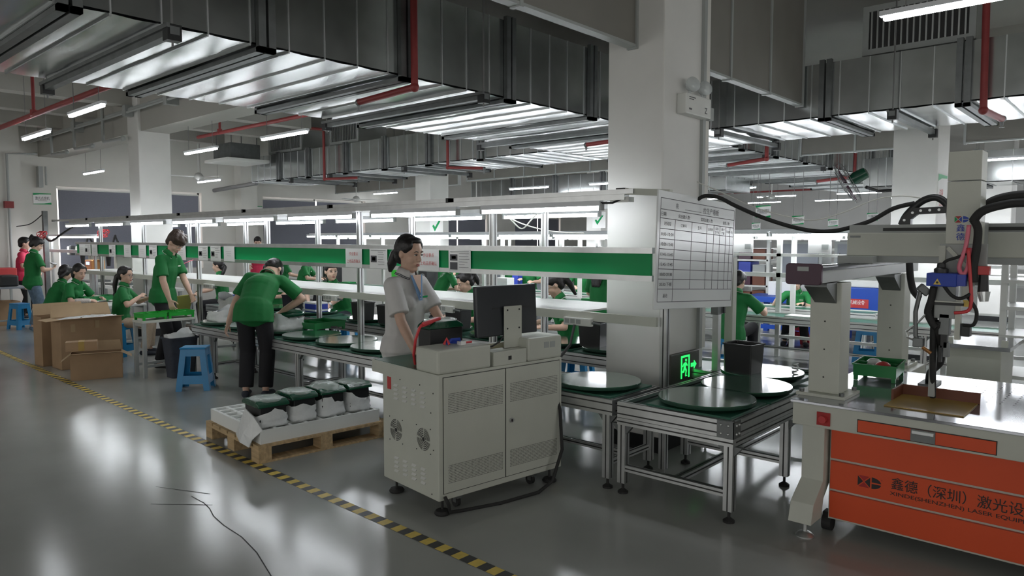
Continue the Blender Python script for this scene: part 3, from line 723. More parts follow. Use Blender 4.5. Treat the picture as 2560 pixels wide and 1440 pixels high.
# ---- second line
conveyor('conveyor_table', 'front conveyor table of the second line with bright green belt', -17, 3.5, 9.35, 9.93, .62, [-16, -13.5, -11, -8.5, -6, -4.2, -2.0, 0, 2], m='white_paint')
conveyor('conveyor_table', 'rear conveyor table of the second line', -11.85, -2.85, 10.56, 11.1, .62, [-11, -8.5, -6, -4.2, -3], m='white_paint')
for (lb, Yf, Yr, zz) in (('white rack of the second line with lamps and thin shelves', 9.97, 10.5, 1.7), ('white rack of the third line far behind', 15.3, 16.0, 1.68)):
    t = T('workstation_rack', lb, 'workstation rack', (-6, Yf, .6))
    for x in (-15.3, -13.5, -11.6, -9.7, -7.8, -5.9, -3.95, -1.9, .2, 2.2):
        if Yf > 12: x += .8
        for y in (Yf, Yr):
            if abs(x+2.4) < .5 and y == Yr: continue
            MB().box(x-.03, y-.03, 0, x+.03, y+.03, zz+.05).obj('post', 'white_paint', t)
    for z, th in ((1.42, .04), (1.14, .06)):
        MB().box(-16, Yf-.03, z-th/2, 3.2, Yf+.02, z+th/2).obj('rail', 'white_paint', t)
    MB().box(-16, Yf, .98, -12.5 if Yf < 12 else 3.2, Yr, 1.0).obj('shelf', 'white_paint', t)
    for y in (Yf-.05, Yr+.1): MB().box(-15.6, y-.05, zz+.045, 3.2, y+.05, zz+.075).obj('lamp_rail', 'lamp_body', t)
    MB().box(-16, Yf-.02, .26, 3.2, Yf+.02, .30).obj('lower_rail', 'white_paint', t)
    nm = 'second' if Yf < 12 else 'third'
    for k in range(14):
        worktube(2.4-1.3*k, Yf-.05, zz, 'bright LED tube in the front lamp row of the %s line' % nm, 'front LED tubes of the %s line' % nm, 1.24, .06)
    for k in range(14):
        worktube(1.9-1.3*k, Yr+.1, zz-.04, 'bright LED tube in the rear lamp row of the %s line' % nm, 'rear LED tubes of the %s line' % nm, 1.24, .06)
for k, (x, s) in enumerate(((-4.62, 'beside the purple end cap'), (-3.55, 'left of the gantry beam'), (-6.25, 'right of the white board'))):
    t = T('hanging_sheet', 'white sheet hanging under the lamps of the second line, '+s, 'sheet of paper', (x, 9.9, 1.44)); MB().box(x, 9.93, 1.45, x+.3, 9.94, 1.66).obj('sheet', 'paper', t); MB().box(x+.18, 9.925, 1.5, x+.27, 9.93, 1.57).obj('picture', 'grey_paint', t)
# ---------------------------------------------------------------- floor tape
t = T('floor_tape', 'yellow and black striped warning tape stuck across the floor', 'floor tape', (-6, 2.6, 0))
ta, tb = Vector((-18, 2.86, .0015)), Vector((-1.2, 2.50, .0015)); L_ = (tb-ta).length; d_ = (tb-ta).normalized(); n_t = Vector((-d_.y, d_.x, 0))*.038
N_ = int(L_/.064); tp = MB()
for k in range(N_+1): p = ta+d_*(k*L_/N_); tp.v += [tuple(p-n_t), tuple(p+n_t)]
for k in range(N_): tp.f.append((2*k, 2*k+2, 2*k+3, 2*k+1)); tp.mi.append(k % 2)
tp.obj('tape_strip', ['tape_black', 'yellow'], t)
# scuffs on the floor (part of the floor)
for k, pts in enumerate(([(-4.55, 1.98), (-4.32, 1.98), (-4.05, 1.9), (-3.6, 1.88), (-3.05, 1.72), (-2.6, 1.55)], [(-4.6, 1.75), (-4.3, 2.0)], [(-4.9, 1.9), (-4.5, 2.08)])):
    b = MB(); P3 = [Vector((x, y, .0012)) for x, y in pts]; P3 = [P3[0]]+[P3[i].lerp(P3[i+1], f) for i in range(len(P3)-1) for f in (.25, .5, .75)]+[P3[-1]]
    for p, q in zip(P3[:-1], P3[1:]):
        w_ = (q-p).cross(Vector((0, 0, 1))).normalized()*.003; b.add([p-w_, q-w_, q+w_, p+w_], [(0, 1, 2, 3)])
    b.obj('scuff_mark', 'rubber', fl)['kind'] = 'structure'

# ---------------------------------------------------------------- white test cabinet
t = T('test_cabinet', 'off white wheeled test cabinet with vents and doors in the foreground', 'cabinet')
b = MB(); b.prism([(0, .1), (.62, .1), (.62, .775), (.757, .775), (.757, .855), (0, .855)], (0, 0, 0), (0, 1, 0), (0, 0, 1), (1, 0, 0), 1.015)
cb = b.obj('body', 'cream', t, bev=.006)
MB().box(0, 0, .855, .40, .235, 1.0).obj('raised_housing', 'cream', t, bev=.014); MB().box(.707, 0, .855, 1.015, .235, 1.005).obj('raised_housing', 'cream', t, bev=.014)
MB().box(.40, .2, .855, .707, .235, .965).obj('rear_lip', 'cream', t)
MB().box(.008, .24, .855, 1.007, .75, .857).obj('desk_mat', 'belt', t)
sb = MB().box(.424, .005, .855, .70, .13, .945).obj('stand_base', 'cream', t, bev=.004); MB().box(.545, .003, .885, .57, .006, .91).obj('socket_hole', 'black', sb)
MB().box(.43, .13, .86, .70, .2, .93).obj('inner_lining', 'yellow', t)
for (a, e) in ((.036, .51), (.518, .988)):
    g = MB(); g.box(a-.004, -.001, .138, e+.004, .002, .838); go = g.obj('door', 'groove', t); MB().box(a, -.005, .142, e, -.0005, .834).obj('door_panel', 'cream', go, bev=.002)
    for (z0, z1) in ((.2, .305), (.62, .735)):
        pb = MB(); n = 46
        for r_i in range(12):
            for c in range(n):
                x = a+.035+(e-a-.06)*c/(n-1)+(.002 if r_i % 2 else 0); z = z0+(z1-z0)*r_i/11
                pb.box(x-.0022, -.0056, z-.002, x+.0022, -.0049, z+.002)
        pb.obj('perforation', 'groove', go)
k_ = MB().cyl((.558, -.004, .5), (.558, -.016, .5), .016, n=18).obj('lock', 'galv_rib', t); MB().box(.553, -.018, .492, .563, -.0155, .508).obj('key_slot', 'black', k_)
for (z0, n) in ((.64, 4), (.175, 4)):                # louvres on the left face
    for i in range(4):
        for j in range(n):
            y = .455-.1*i; z = z0+.028*j
            b = MB(); b.add([(-.001, y-.022, z), (-.001, y+.022, z), (-.012, y+.02, z-.002), (-.012, y-.02, z-.002), (-.001, y-.024, z+.010), (-.001, y+.024, z+.010)], [(0, 1, 2, 3), (3, 2, 5, 4), (0, 3, 4), (1, 5, 2)]); b.obj('louvre', 'white_paint', t)
for (y, z) in ((.462, .44), (.155, .445)):           # fan grilles
    g = MB()
    M = Matrix.Rotation(-PI/2, 4, 'Y')
    for r0, r1 in ((.0, .014), (.02, .026), (.032, .037), (.043, .048), (.054, .059), (.064, .068)):
        vs = []; fs = []
        for k in range(33):
            an = 2*PI*k/32
            if k % 8 == 0 and r0 > 0: an += .001
            for r in (r0, r1): vs.append((-.0015, y+r*math.cos(an), z+r*math.sin(an)))
        for k in range(32):
            if r0 > 0 and k % 8 == 0: continue
            fs.append((2*k, 2*k+1, 2*k+3, 2*k+2))
        g.add(vs, fs)
    go = g.obj('fan_grille', 'groove', t)
    for dy in (-.075, .075):
        for dz in (-.075, .075): MB().sph((-.001, y+dy, z+dz), .004, 6, 4).obj('screw', 'groove', go)
for (y, z) in ((.19, .77), (.26, .73), (.41, .77), (.05, .74), (.075, .62), (.05, .4), (.07, .13)): MB().sph((-.0005, y, z), .0045, 6, 4).obj('bolt_hole', 'groove', t)
MB().box(-.003, .515, .69, .0, .56, .77).obj('red_switch', 'red', t, bev=.003)
for x in (.85, .905): MB().box(x, -.0015, .93, x+.045, 0, .97).obj('rating_label', 'grey_paint', t)
for (x, y) in ((.06, .05), (.95, .05), (.06, .56), (.95, .56)):
    f = MB(); f.cyl((x, y, .03), (x, y, .1), .008, n=8); f.lathe([(.045, 0), (.05, .01), (.04, .025), (.012, .032)], (x, y, 0), 18); f.obj('levelling_foot', 'rubber', t)
for (x, y) in ((.2, .08), (.82, .08), (.2, .5), (.82, .5)):
    c = MB(); c.cyl((x-.012, y+.02, .034), (x+.012, y+.02, .034), .034, n=18); co = c.obj('caster', 'rubber', t); f = MB(); f.box(x-.02, y-.02, .06, x+.02, y+.03, .1); f.box(x-.018, y, .03, x-.014, y+.03, .08); f.box(x+.014, y, .03, x+.018, y+.03, .08); f.obj('fork', 'steel', co)
t.location = (-3.09, 2.79, 0); t.rotation_euler.z = math.radians(83); CAB = t
def cabw(u, v, z): return Vector((-3.09, 2.79, 0))+Vector((.1219, .9925, 0))*u+Vector((-.9925, .1219, 0))*v+Vector((0, 0, z))
def onc(t): t.location = (-3.09, 2.79, 0); t.rotation_euler.z = math.radians(83)
t = T('computer_monitor', 'black flat monitor on the white test cabinet, seen from behind', 'monitor')
Mm = Matrix.Translation((.63, .115, 1.19)) @ Matrix.Rotation(math.radians(-3), 4, 'X')
MB().box(-.255, -.004, -.165, .255, .03, .16, Mm).obj('casing', 'darkscreen', t, bev=.008)
MB().box(-.25, .03, -.155, .25, .034, .155, Mm).obj('screen', 'black', t)
MB().box(-.13, -.007, .01, .19, -.003, .016, Mm).obj('vent_line', 'black', t)
p_ = MB().box(.585, .09, .93, .735, .1, 1.215).obj('stand_plate', 'cream', t, bev=.004)
for x in (.61, .71):
    for z in (1.07, 1.19): MB().sph((x, .089, z), .006, 8, 6).obj('screw', 'black', p_)
MB().box(.58, .08, .925, .74, .13, .945).obj('stand_foot', 'cream', t)
MB().tube([(.6, .11, 1.03), (.55, .1, .99), (.5, .11, .965), (.45, .14, .955)], .006, 6).obj('cable', 'black', t)
onc(t)
# battery under test with a red clamp
t = T('battery', 'black battery with film wrapped green lid on the test cabinet', 'battery')
MB().box(.13, .27, .857, .385, .40, 1.085).obj('case', 'black', t, bev=.006)
b = MB(); b.prism([(.125, 1.085), (.39, 1.085), (.385, 1.105), (.34, 1.13), (.17, 1.13), (.13, 1.105)], (0, .265, 0), (1, 0, 0), (0, 0, 1), (0, 1, 0), .14); b.obj('lid', 'battery_green', t, bev=.005)
MB().sph((.255, .335, 1.13), (.125, .068, .022), 16, 8).obj('plastic_film', 'film', t, smooth=True)
onc(t)
t = T('test_clamp', 'red crocodile clamp with red cable on the battery', 'clamp')
MB().bar((.08, .27, 1.125), (.22, .29, 1.15), .03, .02).obj('jaw', 'hose_red', t, bev=.006); MB().bar((.08, .29, 1.11), (.16, .28, 1.135), .026, .018).obj('handle', 'hose_red', t, bev=.006)
MB().tube([(.08, .28, 1.12), (.06, .28, 1.10), (.045, .3, 1.03), (.05, .33, .93), (.08, .36, .865)], .009, 8).obj('cable', 'hose_red', t)
onc(t)
t = T('test_lead', 'small tangle of red and dark test leads on top of the cabinet', 'test lead')
MB().tube([(.13, .12, 1.01), (.15, .12, 1.045), (.155, .1, 1.01)], .009, 6).obj('red_plug', 'hose_red', t)
MB().tube([(.16, .13, 1.01), (.2, .14, 1.03), (.24, .11, 1.035), (.26, .13, 1.01), (.22, .16, 1.012), (.18, .15, 1.02)], .01, 6).obj('dark_lead', 'logo_blue', t)
MB().tube([(.29, .12, 1.008), (.34, .12, 1.008)], .007, 6).obj('red_plug', 'hose_red', t); MB().box(.235, .09, 1.0, .275, .13, 1.02).obj('white_plug', 'paper', t)
onc(t)
# black cables
t = T('power_cable', 'black power cable running from the floor up to the shelf front beside the cabinet', 'cable', (-3.05, 3.2, 0))
MB().tube([cabw(.03, -.02, .13), cabw(.05, -.03, .08), cabw(.08, -.0, .02), (-3.06, 2.98, .008), (-2.98, 3.2, .008), (-2.92, 3.5, .012), (-2.9, 3.62, .06), (-2.9, 3.72, .25), (-2.95, 3.76, .5), (-3.05, 3.81, .66), (-3.2, 4.0, .74), (-3.28, 4.3, .85), (-3.3, 4.38, .99)], .011, 8).obj('cable_run', 'rubber', t, smooth=True)

# ---------------------------------------------------------------- pallet with bagged batteries
t = T('pallet', 'wooden pallet on the floor left of the test cabinet', 'pallet')
for i in range(7): x = -1.03+i*.155; MB().box(x, 0, .115, x+.13 if i < 6 else 0, 1.12, .135).obj('deck_board', 'wood', t)
for y in (0, .5, 1.02):
    MB().box(-1.03, y, .095, 0, y+.1, .115).obj('stringer_board', 'wood', t); 
    for x in (-1.03, -.58, -.13): MB().box(x, y, .016, x+.13, y+.1, .095).obj('block', 'wood', t)
for x in (-1.03, -.58, -.13): MB().box(x, 0, 0, x+.13, 1.12, .016).obj('bottom_board', 'wood', t)
PR = math.radians(-5); PO = Vector((-4.83, 2.6, 0)); t.location = PO; t.rotation_euler.z = PR
Mp = Matrix.Translation(PO) @ Matrix.Rotation(PR, 4, 'Z')
t = T('foam_tray', 'white foam tray with square pockets lying on the pallet', 'foam tray')
b = MB(); X0, X1, Y0, Y1, ZB, ZT = -1.0, -.03, .03, 1.05, .135, .235
b.box(X0, Y0, ZB, X1, Y1, ZB+.03)
nx, ny = 8, 8
for i in range(nx+1):
    w_ = .025 if i in (0, nx) else .0125; x = X0+(X1-X0)*i/nx; b.box(max(X0, x-w_), Y0, ZB+.03, min(X1, x+w_), Y1, ZT)
for j in range(ny+1):
    w_ = .025 if j in (0, ny) else .0125; y = Y0+(Y1-Y0)*j/ny
    for i in range(nx): b.box(X0+(X1-X0)*i/nx+.0125, max(Y0, y-w_), ZB+.03, X0+(X1-X0)*(i+1)/nx-.0125, min(Y1, y+w_), ZT-.001)
b.obj('foam_block', 'foam', t); t.location = PO; t.rotation_euler.z = PR
def bag_mesh(x0, x1, y0, y1, z0, z1, seed):
    rr = random.Random(seed); b = MB(); cx, cy = (x0+x1)/2, (y0+y1)/2; n = 28; rows = 7; vs = []
    for r in range(rows):
        z = z0+(z1-z0)*r/(rows-1)
        for k in range(n):
            a = 2*PI*k/n; c, s = math.cos(a), math.sin(a)
            e = 1/max(abs(c)**5+abs(s)**5, 1e-6)**(1/5); f = 1.02+rr.uniform(-.05, .06)+(.06 if r == 1 else 0)
            zz = z+((.035*math.sin(a*2+seed)+.02*math.sin(a*3.3+seed*2)+rr.uniform(-.008, .008)) if r == rows-1 else rr.uniform(-.006, .006) if r else 0)
            vs.append((cx+c*e*(x1-x0)/2*f, cy+s*e*(y1-y0)/2*f, zz))
    fs = [(r*n+k, r*n+(k+1) % n, (r+1)*n+(k+1) % n, (r+1)*n+k) for r in range(rows-1) for k in range(n)]; fs.append(tuple(range(n-1, -1, -1)))
    return b.add(vs, fs)
for k, (y0, y1, h, lb) in enumerate(((.05, .29, .43, 'leftmost of the four'), (.32, .53, .45, 'second from the left'), (.56, .78, .455, 'third from the left'), (.81, 1.02, .46, 'rightmost beside the test cabinet'))):
    x0, x1 = -.40, -.09; z0 = .236
    t = T('bagged_battery', 'green lidded battery in a white bag on the pallet, '+lb, 'battery', (0, 0, 0), 0, 'bagged batteries on the pallet')
    MB().box(x0+.02, y0+.015, z0, x1-.02, y1-.015, h-.045).obj('case', 'black', t, bev=.006)
    b = MB(); b.prism([(x0, h-.045), (x1, h-.045), (x1-.005, h-.02), (x1-.05, h), (x0+.05, h), (x0+.005, h-.02)], (0, y0-.005, 0), (1, 0, 0), (0, 0, 1), (0, 1, 0), y1-y0+.01); b.obj('lid', 'battery_green', t, bev=.008)
    MB().sph(((x0+x1)/2, (y0+y1)/2, h-.005), ((x1-x0)*.5, (y1-y0)*.5, .018 if k != 2 else .045), 16, 8).obj('plastic_film', 'film', t, smooth=True)
    bag_mesh(x0, x1, y0, y1, z0, h-.10, 20+k).obj('white_bag', 'bag', t, smooth=True)
    t.location = PO; t.rotation_euler.z = PR
t = T('plastic_bag', 'crumpled translucent bag hanging over the left corner of the foam tray', 'bag')
vs = [(-.3, .03, .36), (-.12, .02, .33), (-.02, .04, .24), (-.33, -.01, .23), (-.2, -.03, .2), (-.07, -.02, .17), (-.36, -.02, .16), (-.22, -.05, .13), (-.1, -.03, .11)]
b = MB(); b.add(vs, [(0, 3, 4, 1), (1, 4, 5, 2), (3, 6, 7, 4), (4, 7, 8, 5)]); b.add([(x, y+.006, z) for x, y, z in vs], [(1, 4, 3, 0), (2, 5, 4, 1), (4, 7, 6, 3), (5, 8, 7, 4)])
b.obj('bag_sheet', 'bag', t); t.location = PO; t.rotation_euler.z = PR

# ---------------------------------------------------------------- plastic stools
def stool_proto(m, h=.47):
    t = T('plastic_stool', 'x', 'stool'); a, b_, A, B = .125, .10, .175, .145
    MB().box(-a-.01, -b_-.01, h-.022, a+.01, b_+.01, h).obj('seat', m, t, bev=.009)
    def P(sx, sy, z, ox=0, oy=0):
        f = 1-z/h; return Vector((sx*(a+(A-a)*f)-sx*ox, sy*(b_+(B-b_)*f)-sy*oy, z))
    for sx in (-1, 1):
        for sy in (-1, 1):
            l = MB(); w_ = .062; th = .009; L6 = ((0, 0), (w_, 0), (w_, th), (th, th), (th, w_), (0, w_))
            vs = [P(sx, sy, z, ox, oy) for z in (0, h-.02) for (ox, oy) in L6]
            l.add(vs, [(0, 1, 2, 3, 4, 5), (11, 10, 9, 8, 7, 6)]+[(i, 6+i, 6+(i+1) % 6, (i+1) % 6) for i in range(6)])
            l.obj('leg', m, t)
    for (z0, z1, nm) in ((.075, .165, 'lower_apron'), (h-.095, h-.018, 'upper_apron')):
        for (s0, s1) in (((-1, -1), (1, -1)), ((1, -1), (1, 1)), ((1, 1), (-1, 1)), ((-1, 1), (-1, -1))):
            l = MB(); th = .008; al = s0[0] == s1[0]
            vs = [P(*s, z, (.0015+th*k*.6) if al else .004, .004 if al else (.0015+th*k*.6)) for z in (z0, z1) for s in (s0, s1) for k in (0, 1)]
            l.add(vs, [(0, 1, 3, 2), (4, 6, 7, 5), (0, 2, 6, 4), (1, 5, 7, 3), (0, 4, 5, 1), (2, 3, 7, 6)]); l.obj(nm, m, t)
    return t
SB = stool_proto('stool_blue'); SB.location = (-7.83, 3.50, 0); SB.rotation_euler.z = math.radians(51)
SB['label'] = 'empty blue plastic stool in the aisle beside the grey waste bin'
SG = 'blue plastic stools'; SB['group'] = SG
dup(SB, (-10.85, 3.80, 0), .5, 'blue plastic stool under the girl with glasses behind the large cardboard box', SG)
dup(SB, (-15.45, 3.72, 0), .3, 'blue plastic stool left of the standing woman in jeans', SG)
dup(SB, (-12.9, 3.5, 0), .3, 'blue plastic stool under the woman seated behind the cardboard boxes', SG)
dup(SB, (-12.4, 3.62, 0), .4, 'blue plastic stool right of the other stool behind the cardboard boxes', SG)
dup(SB, (-4.12, 8.74, 0), .3, 'blue plastic stool under the worker right of the white board', SG).scale = (1, 1, .78)
dup(SB, (-2.85, 10.25, 0), .2, 'blue plastic stool between the posts of the laser machine', SG)
dup(SB, (-4.72, 6.32, 0), .2, 'blue plastic stool left of the near pillar', SG)
dup(SB, (-6.1, 6.35, 0), .2, 'blue plastic stool behind the monitor', SG)
dup(SB, (-7.9, 6.35, 0), .2, 'blue plastic stool right of the leaning man', SG)
dup(SB, (-8.97, 6.25, 0), .2, 'blue plastic stool under the leaning man behind the blue battery', SG)
SRd = stool_proto('stool_red', .30); SRd.location = (-4.23, 11.44, 0); SRd['label'] = 'red plastic stool under the woman beside the blue machines'
sr2 = dup(SRd, (-1.35, 8.4, 0), .2, 'red plastic stool behind the laser machine')

# ---------------------------------------------------------------- cardboard boxes
def carton(label, loc, rz, sx, sy, h, flaps, fill=False):
    t = T('cardboard_box', label, 'cardboard box'); th = .006
    b = MB(); b.box(0, 0, 0, sx, sy, th)
    for (a0, c0, a1, c1) in ((0, 0, sx, th), (0, sy-th, sx, sy), (0, th, th, sy-th), (sx-th, th, sx, sy-th)): b.box(a0, c0, 0, a1, c1, h)
    b.obj('carton_body', 'cardboard', t)
    for (side, ln, an) in flaps:
        an = math.radians(an)
        P, Q, o = {'y0': ((0, 0), (sx, 0), (0, -1)), 'y1': ((0, sy), (sx, sy), (0, 1)), 'x0': ((0, 0), (0, sy), (-1, 0)), 'x1': ((sx, 0), (sx, sy), (1, 0))}[side]
        dx, dz = math.sin(an)*ln, math.cos(an)*ln; ins = .02
        e = (Q[0]-P[0], Q[1]-P[1]); l = math.hypot(*e); e = (e[0]/l*ins, e[1]/l*ins)
        vs = [(P[0], P[1], h), (Q[0], Q[1], h), (Q[0]+o[0]*dx-e[0], Q[1]+o[1]*dx-e[1], h+dz), (P[0]+o[0]*dx+e[0], P[1]+o[1]*dx+e[1], h+dz)]
        f = MB(); f.add(vs+[(x-o[0]*.005, y-o[1]*.005, z+.004) for x, y, z in vs], [(0, 1, 2, 3), (7, 6, 5, 4), (0, 4, 5, 1), (1, 5, 6, 2), (2, 6, 7, 3), (3, 7, 4, 0)]); f.obj('flap', 'card_light', t)
    t.location = loc; t.rotation_euler.z = rz
    return t
c1 = carton('tall open cardboard box at left edge of the box group', (-10.92, 2.77, 0), .05, .30, .62, .64, [('x0', .16, 25), ('y1', .15, 60)])
c2 = carton('large open cardboard box full of plastic wrap behind the smaller open one', (-10.52, 2.86, 0), 0.02, .36, .72, .63, [('x0', .17, 20), ('x1', .14, 82), ('y0', .15, 95)])
b = MB(); rr = random.Random(4); n = 9; vs = [(-10.5+.32*i/n, 2.89+.66*j/n, .62+rr.uniform(-.03, .03)) for i in range(n+1) for j in range(n+1)]
b.add(vs, [(i*(n+1)+j, (i+1)*(n+1)+j, (i+1)*(n+1)+j+1, i*(n+1)+j+1) for i in range(n) for j in range(n)]); b.add([(x, y, .5) for x, y, z in vs[:1]+vs[n:n+1]+vs[-1:]], [(0, 1, 2)])
tag(b.obj('plastic_wrap', 'bag', None, smooth=True), 'crumpled clear plastic wrap filling the large open cardboard box', 'plastic wrap')
for y, z in ((3.28, .5), (3.0, .47)):
    MB().box(-10.163, y-.02, z, -10.158, y+.03, z+.1).obj('tape_strip', 'tape_clear', c2)

c3 = carton('small open cardboard box standing in front of the larger ones', (-9.56, 2.80, 0), math.radians(-20), .27, .53, .30, [('x1', .12, 78), ('y0', .13, 130), ('x0', .12, 15), ('y1', .12, 120)])
t = T('cardboard_box', 'small closed cardboard carton with tape lying on the small open box', 'cardboard box')
MB().box(0, 0, 0, .17, .32, .105).obj('carton_body', 'cardboard', t); MB().box(.168, .13, -.0, .172, .19, .105).obj('tape_strip', 'mdf', t); MB().box(0, .13, .104, .172, .19, .1065).obj('tape_strip', 'mdf', t)
t.location = (-9.52, 2.74, .34); t.rotation_euler.z = math.radians(-20)

# ---------------------------------------------------------------- small table, trays, bin
def bench(label, x0, x1, y0, y1, z, m='grey_paint', name='work_table', top='cream', shelf=False):
    t = T(name, label, 'table', ((x0+x1)/2, (y0+y1)/2, 0))
    MB().box(x0, y0, z-.03, x1, y1, z).obj('table_top', top, t, bev=.003)
    for x in (x0+.025, x1-.025):
        for y in (y0+.025, y1-.025): MB().box(x-.02, y-.02, 0, x+.02, y+.02, z-.03).obj('leg', m, t)
    for x in (x0+.025, x1-.025): MB().box(x-.015, y0+.045, .12, x+.015, y1-.045, .15).obj('stretcher', m, t)
    MB().box(x0+.045, y0+.01, z-.07, x1-.045, y0+.035, z-.03).obj('apron', m, t); MB().box(x0+.045, y1-.035, z-.07, x1-.045, y1-.01, z-.03).obj('apron', m, t)
    return t
bench('small grey metal table carrying two bright green trays', -9.14, -8.84, 3.34, 3.97, .68)
def tray(label, loc, rz, sx, sy, h, m='tray_green', div=True, lift=.03):
    t = T('plastic_tray', label, 'tray'); th = .005
    b = MB(); b.box(-sx/2, -sy/2, lift, sx/2, sy/2, lift+th)
    for s in (-1, 1):
        b.box(-sx/2, s*sy/2-th/2, lift, sx/2, s*sy/2+th/2, h); b.box(s*sx/2-th/2, -sy/2, lift, s*sx/2+th/2, sy/2, h)
    b.obj('tray_body', m, t)
    if div: MB().box(-sx/2, -th/2, lift, sx/2, th/2, h-.008).obj('divider', m, t)
    r = MB()
    for s in (-1, 1):
        r.box(-sx/2-.008, s*(sy/2+.004)-.006, h-.008, sx/2+.008, s*(sy/2+.004)+.006, h); r.box(s*(sx/2+.004)-.006, -sy/2-.008, h-.008, s*(sx/2+.004)+.006, sy/2+.008, h)
    r.obj('rim', m, t)
    for sx_ in (-1, 1):
        for sy_ in (-1, 1): MB().cbox((sx_*(sx/2-.012), sy_*(sy/2-.012), (lift+.012)/2), (.024, .024, lift+.012)).obj('foot', m, t)
    t.location = loc; t.rotation_euler.z = rz
    return t
tray('bright green plastic tray at the left end of the small table', (-8.98, 3.49, .68), .1, .22, .28, .085)
tray('bright green plastic tray at the right end of the small table', (-8.99, 3.82, .68), .0, .22, .30, .085)
tray('bright green tray lying on the round plates of the front conveyor', (-6.98, 4.52, .63), .1, .38, .42, .10, 'tray_dark')
tray('dark green tray on the laser machine table', (-1.32, 5.02, .752), .1, .24, .34, .105, 'tray_dark')
tg = tray('dark green tray in front of the women seated at left', (-12.3, 3.98, .66), .2, .26, .5, .10, 'tray_dark')
for (x, y, m) in ((-1.36, 5.05, 'bag'), (-1.28, 4.95, 'red')):
    o = MB().sph((x, y, .83), (.05, .06, .04), 10, 6).obj('small_part', m, None, smooth=True); tag(o, ('crumpled white bag' if m == 'bag' else 'small red part')+' lying in the dark green tray on the laser machine', 'part')
for (y, k) in ((3.45, 0), (3.8, 1)):
    o = MB().box(-9.04, y, .72, -8.94, y+.1, .745).obj('plastic_pouch', 'bag', None, bev=.008); tag(o, 'small white pouch in the %s bright green tray on the small table' % ('left' if k == 0 else 'right'), 'pouch')
t = T('waste_bin', 'dark grey waste bin with white liner under the small table', 'bin', (-8.68, 3.70, 0))
Mb = Matrix.Identity(4)
def rrect(a, b, r, n=6):
    o = []
    for (cx, cy, a0) in ((a-r, b-r, 0), (-a+r, b-r, 90), (-a+r, -b+r, 180), (a-r, -b+r, 270)):
        for k in range(n+1): an = math.radians(a0+90*k/n); o.append((cx+r*math.cos(an), cy+r*math.sin(an)))
    return o
def loft(b, secs, c=(0, 0, 0), close=True):
    n = len(secs[0][0]); vs = []
    for (poly, z) in secs: vs += [(x+c[0], y+c[1], z+c[2]) for x, y in poly]
    fs = [(i*n+j, i*n+(j+1) % n, (i+1)*n+(j+1) % n, (i+1)*n+j) for i in range(len(secs)-1) for j in range(n)]; fs.append(tuple(range(n-1, -1, -1)))
    return b.add(vs, fs)
b = MB(); loft(b, [(rrect(.10, .135, .04), 0), (rrect(.13, .17, .04), .46), (rrect(.145, .185, .045), .462), (rrect(.145, .185, .045), .48), (rrect(.125, .165, .04), .48), (rrect(.12, .16, .04), .40)], (-8.68, 3.70, 0)); b.obj('bin_body', 'grey_paint' if False else 'cloth_dark', t, smooth=2)
b = MB(); bag_mesh(-8.79, -8.57, 3.55, 3.85, .43, .52, 3).obj('liner_bag', 'bag', t, smooth=True)
# black bins, batteries, bags on the plates
def bin_proto():
    t = T('black_box', 'x', 'battery case', (0, 0, 0)); b = MB()
    loft(b, [(rrect(.105, .085, .008, 2), 0), (rrect(.115, .095, .008, 2), .205), (rrect(.122, .102, .008, 2), .207), (rrect(.122, .102, .008, 2), .217), (rrect(.11, .09, .008, 2), .217), (rrect(.10, .08, .008, 2), .02)]); b.obj('case', 'black', t)
    MB().box(-.1, -.08, .012, .1, .08, .02).obj('case_floor', 'black_matte', t)
    return t
BP = None
def bbin(x, y, rz, label, z=.656):
    global BP
    if BP is None: BP = bin_proto(); BP.location = (x, y, z); BP.rotation_euler.z = rz; BP['label'] = label; BP['group'] = 'black battery cases'; return
    dup(BP, (x, y, z), rz, label, 'black battery cases')
bbin(-2.28, 5.12, -.1, 'open black battery case on the end table plate')
bbin(-3.88, 5.45, .1, 'black battery case in front of the woman with glasses beside the pillar')
bbin(-3.48, 5.42, .1, 'black battery case half hidden behind the near pillar', .62)
bbin(-5.75, 5.5, .1, 'black battery case behind the monitor')
bbin(-6.72, 5.3, .0, 'black battery case just left of the woman in white')
bbin(-7.25, 5.32, .0, 'black battery case in front of the leaning man')
bbin(-8.9, 5.35, .1, 'black battery case right of the bending worker')
bbin(-10.0, 5.5, .1, 'black battery case left of the bending worker on the rear conveyor')
t = T('battery', 'dark battery lying at the left of the bending worker', 'battery', (-9.2, 4.95, .62)); MB().box(-9.25, 4.6, .62, -9.0, 4.8, .74).obj('case', 'black', t, bev=.005); MB().box(-9.24, 4.61, .74, -9.01, 4.79, .755).obj('lid', 'paper', t)
for (x, y, lb) in ((-8.55, 5.5, 'blue battery with white top beside the leaning man'), (-11.0, 5.5, 'blue battery in front of the girl at the far left of the rear conveyor')):
    t = T('battery', lb, 'battery', (x, y, .656)); MB().box(x-.13, y-.1, .656, x+.13, y+.1, .76).obj('case', 'blue_battery', t, bev=.006); MB().box(x-.125, y-.095, .76, x+.125, y+.095, .785).obj('top_cover', 'paper', t, bev=.004); MB().box(x-.131, y-.101, .665, x+.131, y+.101, .69).obj('label_band', 'lamp_body', t)
for (x, y, sx, sy, h, lb, s) in ((-8.38, 4.15, .24, .17, .12, 'white plastic bag bundle on the leftmost plate of the front conveyor', 1), (-7.12, 4.18, .15, .17, .16, 'white bag with dark contents in front of the bending worker', 2), (-9.52, 4.84, .2, .18, .2, 'large white bag right of the standing man', 5)):
    bm_ = bag_mesh(x-sx, x+sx, y-sy, y+sy, .656 if x > -9 else .62, .656+h, 40+s); o = bm_.obj('white_bag', 'bag', None, smooth=True); tag(o, lb, 'bag')
